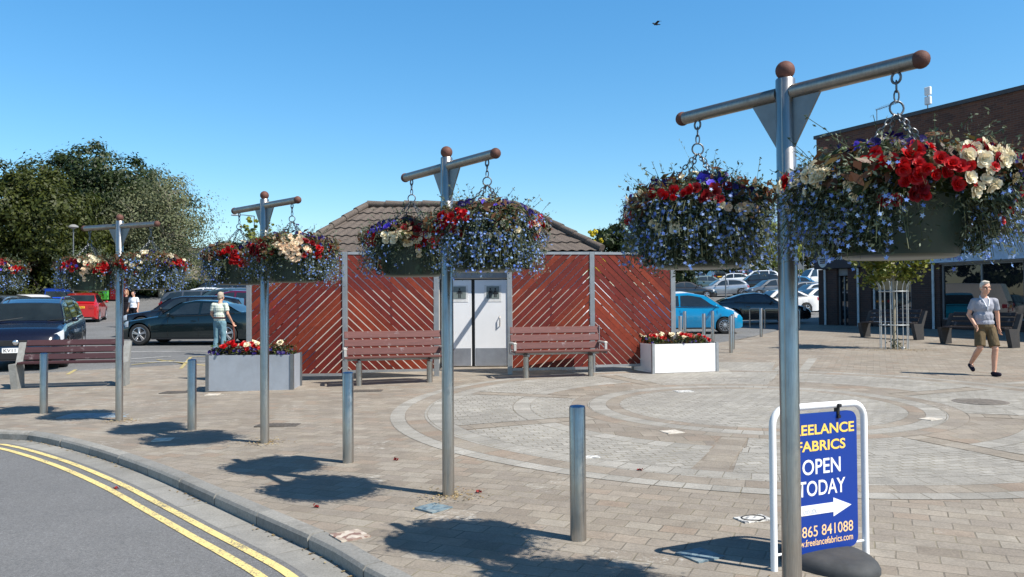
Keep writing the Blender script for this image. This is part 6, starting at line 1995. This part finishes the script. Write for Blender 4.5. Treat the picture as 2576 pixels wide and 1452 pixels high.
house('pale_building', 'pale two storey block with rows of windows between the pole and the shop corner', base(2010, 125), 15, 10, zt(598, 125) - base(2010, 125).z, 0, M_rend, M_groof, 2, 6, 1.5, 'building', True)
house('low_building', 'low beige building behind the far car row', base(1760, 118), 12, 7, 3.4, zt(650, 120) - base(1760, 118).z, M_rend, M_groof, 1, 4, 1.2, 'building')
# lamps and posts
def lamp(px, py, Y, lab, kind):
    b = base(px, Y); h = zt(py, Y) - b.z
    t = thing('street_lamp', lab, 'street lamp', b)
    mb = MB()
    if kind == 'arm':
        mb.tube([(0, 0, -.1), (0, 0, h * .3), (0, 0, h)], [.09, .07, .05], 8); mb.tube([(0, 0, h - .02), (-1.0, 0, h + .1), (-1.4, 0, h + .1)], [.04, .035, .03], 6); mb.build('post', M_galv, t, 60)
        mb = MB(); mb.ball((-1.75, 0, h + .1), (.42, .14, .09), 12); mb.build('lamp_head', M_pipe, t, 60)
    elif kind == 'top':
        mb.tube([(0, 0, -.1), (0, 0, h - .2)], [.045, .03], 8); mb.build('post', M_gf, t, 60)
        mb = MB(); mb.lathe([(.06, h - .2), (.1, h - .16), (.27, h - .1), (.25, h - .03), (.1, h + .06), (0, h + .07)], 16); mb.build('lamp_head', M_conc, t, 40)
    else:
        mb.tube([(0, 0, -.1), (0, 0, h - 1.2)], [.09, .06], 8); mb.tube([(0, 0, h - 1.2), (0, 0, h - .3), (-.25, 0, h), (-.75, 0, h), (-1.0, 0, h - .35), (-1.0, 0, h - .6)], .035, 6); mb.build('post', M_gf, t, 60)
        mb = MB(); mb.lathe([(.0, h - .95), (.2, h - .9), (.22, h - .8), (.08, h - .6)], 12, Matrix.Translation((-1.0, 0, 0))); mb.build('lamp_head', M_gf, t, 40)
lamp(640, 539, 74, 'street lamp with a long arm over the third pole', 'arm'); lamp(184, 560, 46, 'mushroom topped lamp before the olive trees at the left', 'top'); lamp(2022, 407, 88, 'swan neck lamp post right of the nearest pole', 'neck')
b = base(1826, 60); mb = MB(); mb.tube([(0, 0, -.1), (0, 0, zt(690, 60) - b.z)], .05, 8)
tag(mb.build('sign_post', M_galv, None, 60, b), 'plain grey post in front of the silver grey hatchback', 'post')
b = base(2012, 62); t = thing('road_sign', 'grey post with the back of a triangular sign, right of the nearest pole', 'sign', b)
h = zt(662, 62) - b.z; mb = MB(); mb.tube([(0, 0, -.1), (0, 0, h)], .035, 8); mb.build('post', M_galv, t, 60)
mb = MB(); mb.prism([(-.35, h - .62), (.35, h - .62), (0, h)], .03, Matrix(((1, 0, 0, 0), (0, 0, 1, -.08), (0, 1, 0, 0), (0, 0, 0, 1)))); mb.build('sign_plate', M_gf, t, 0)
b = base(1930, 58); t = thing('barrier_post', 'short red and white post left of the nearest pole among the cars', 'post', b)
for i in range(5):
    mb = MB(); mb.lathe([(.09, i * .2), (.09, i * .2 + .199)], 12); mb.build('band', plain('red_band', S(190, 40, 36), .5) if i % 2 else M_white, t, 40)
# bird
c = at(1650, 61, 22)
t = thing('bird', 'small dark bird flying high above the square', 'bird', c, .4)
mb = MB(); mb.ball((0, 0, 0), (.085, .03, .03), 12); mb.ball((-.085, 0, .012), (.025, .02, .02), 8); mb.tube([(-.105, 0, .01), (-.125, 0, .006)], [.007, .001], 5)
mb.add([(.06, -.02, 0), (.06, .02, 0), (.14, .035, .004), (.14, -.035, .004), (.06, -.02, .008), (.06, .02, .008)], [(0, 1, 2, 3), (4, 3, 2, 5)])
for q in (-1, 1): mb.add([(-.04, q * .02, .02), (.03, q * .02, .015), (.05, q * .10, .05), (.08, q * .19, .03), (-.02, q * .11, .06), (-.04, q * .02, .012), (.03, q * .02, .007), (.05, q * .10, .044)], [(0, 1, 2, 4), (2, 3, 4), (5, 6, 7, 4)])
mb.build('body', plain('dark_feathers', (.02, .02, .022), .8), t, 60)
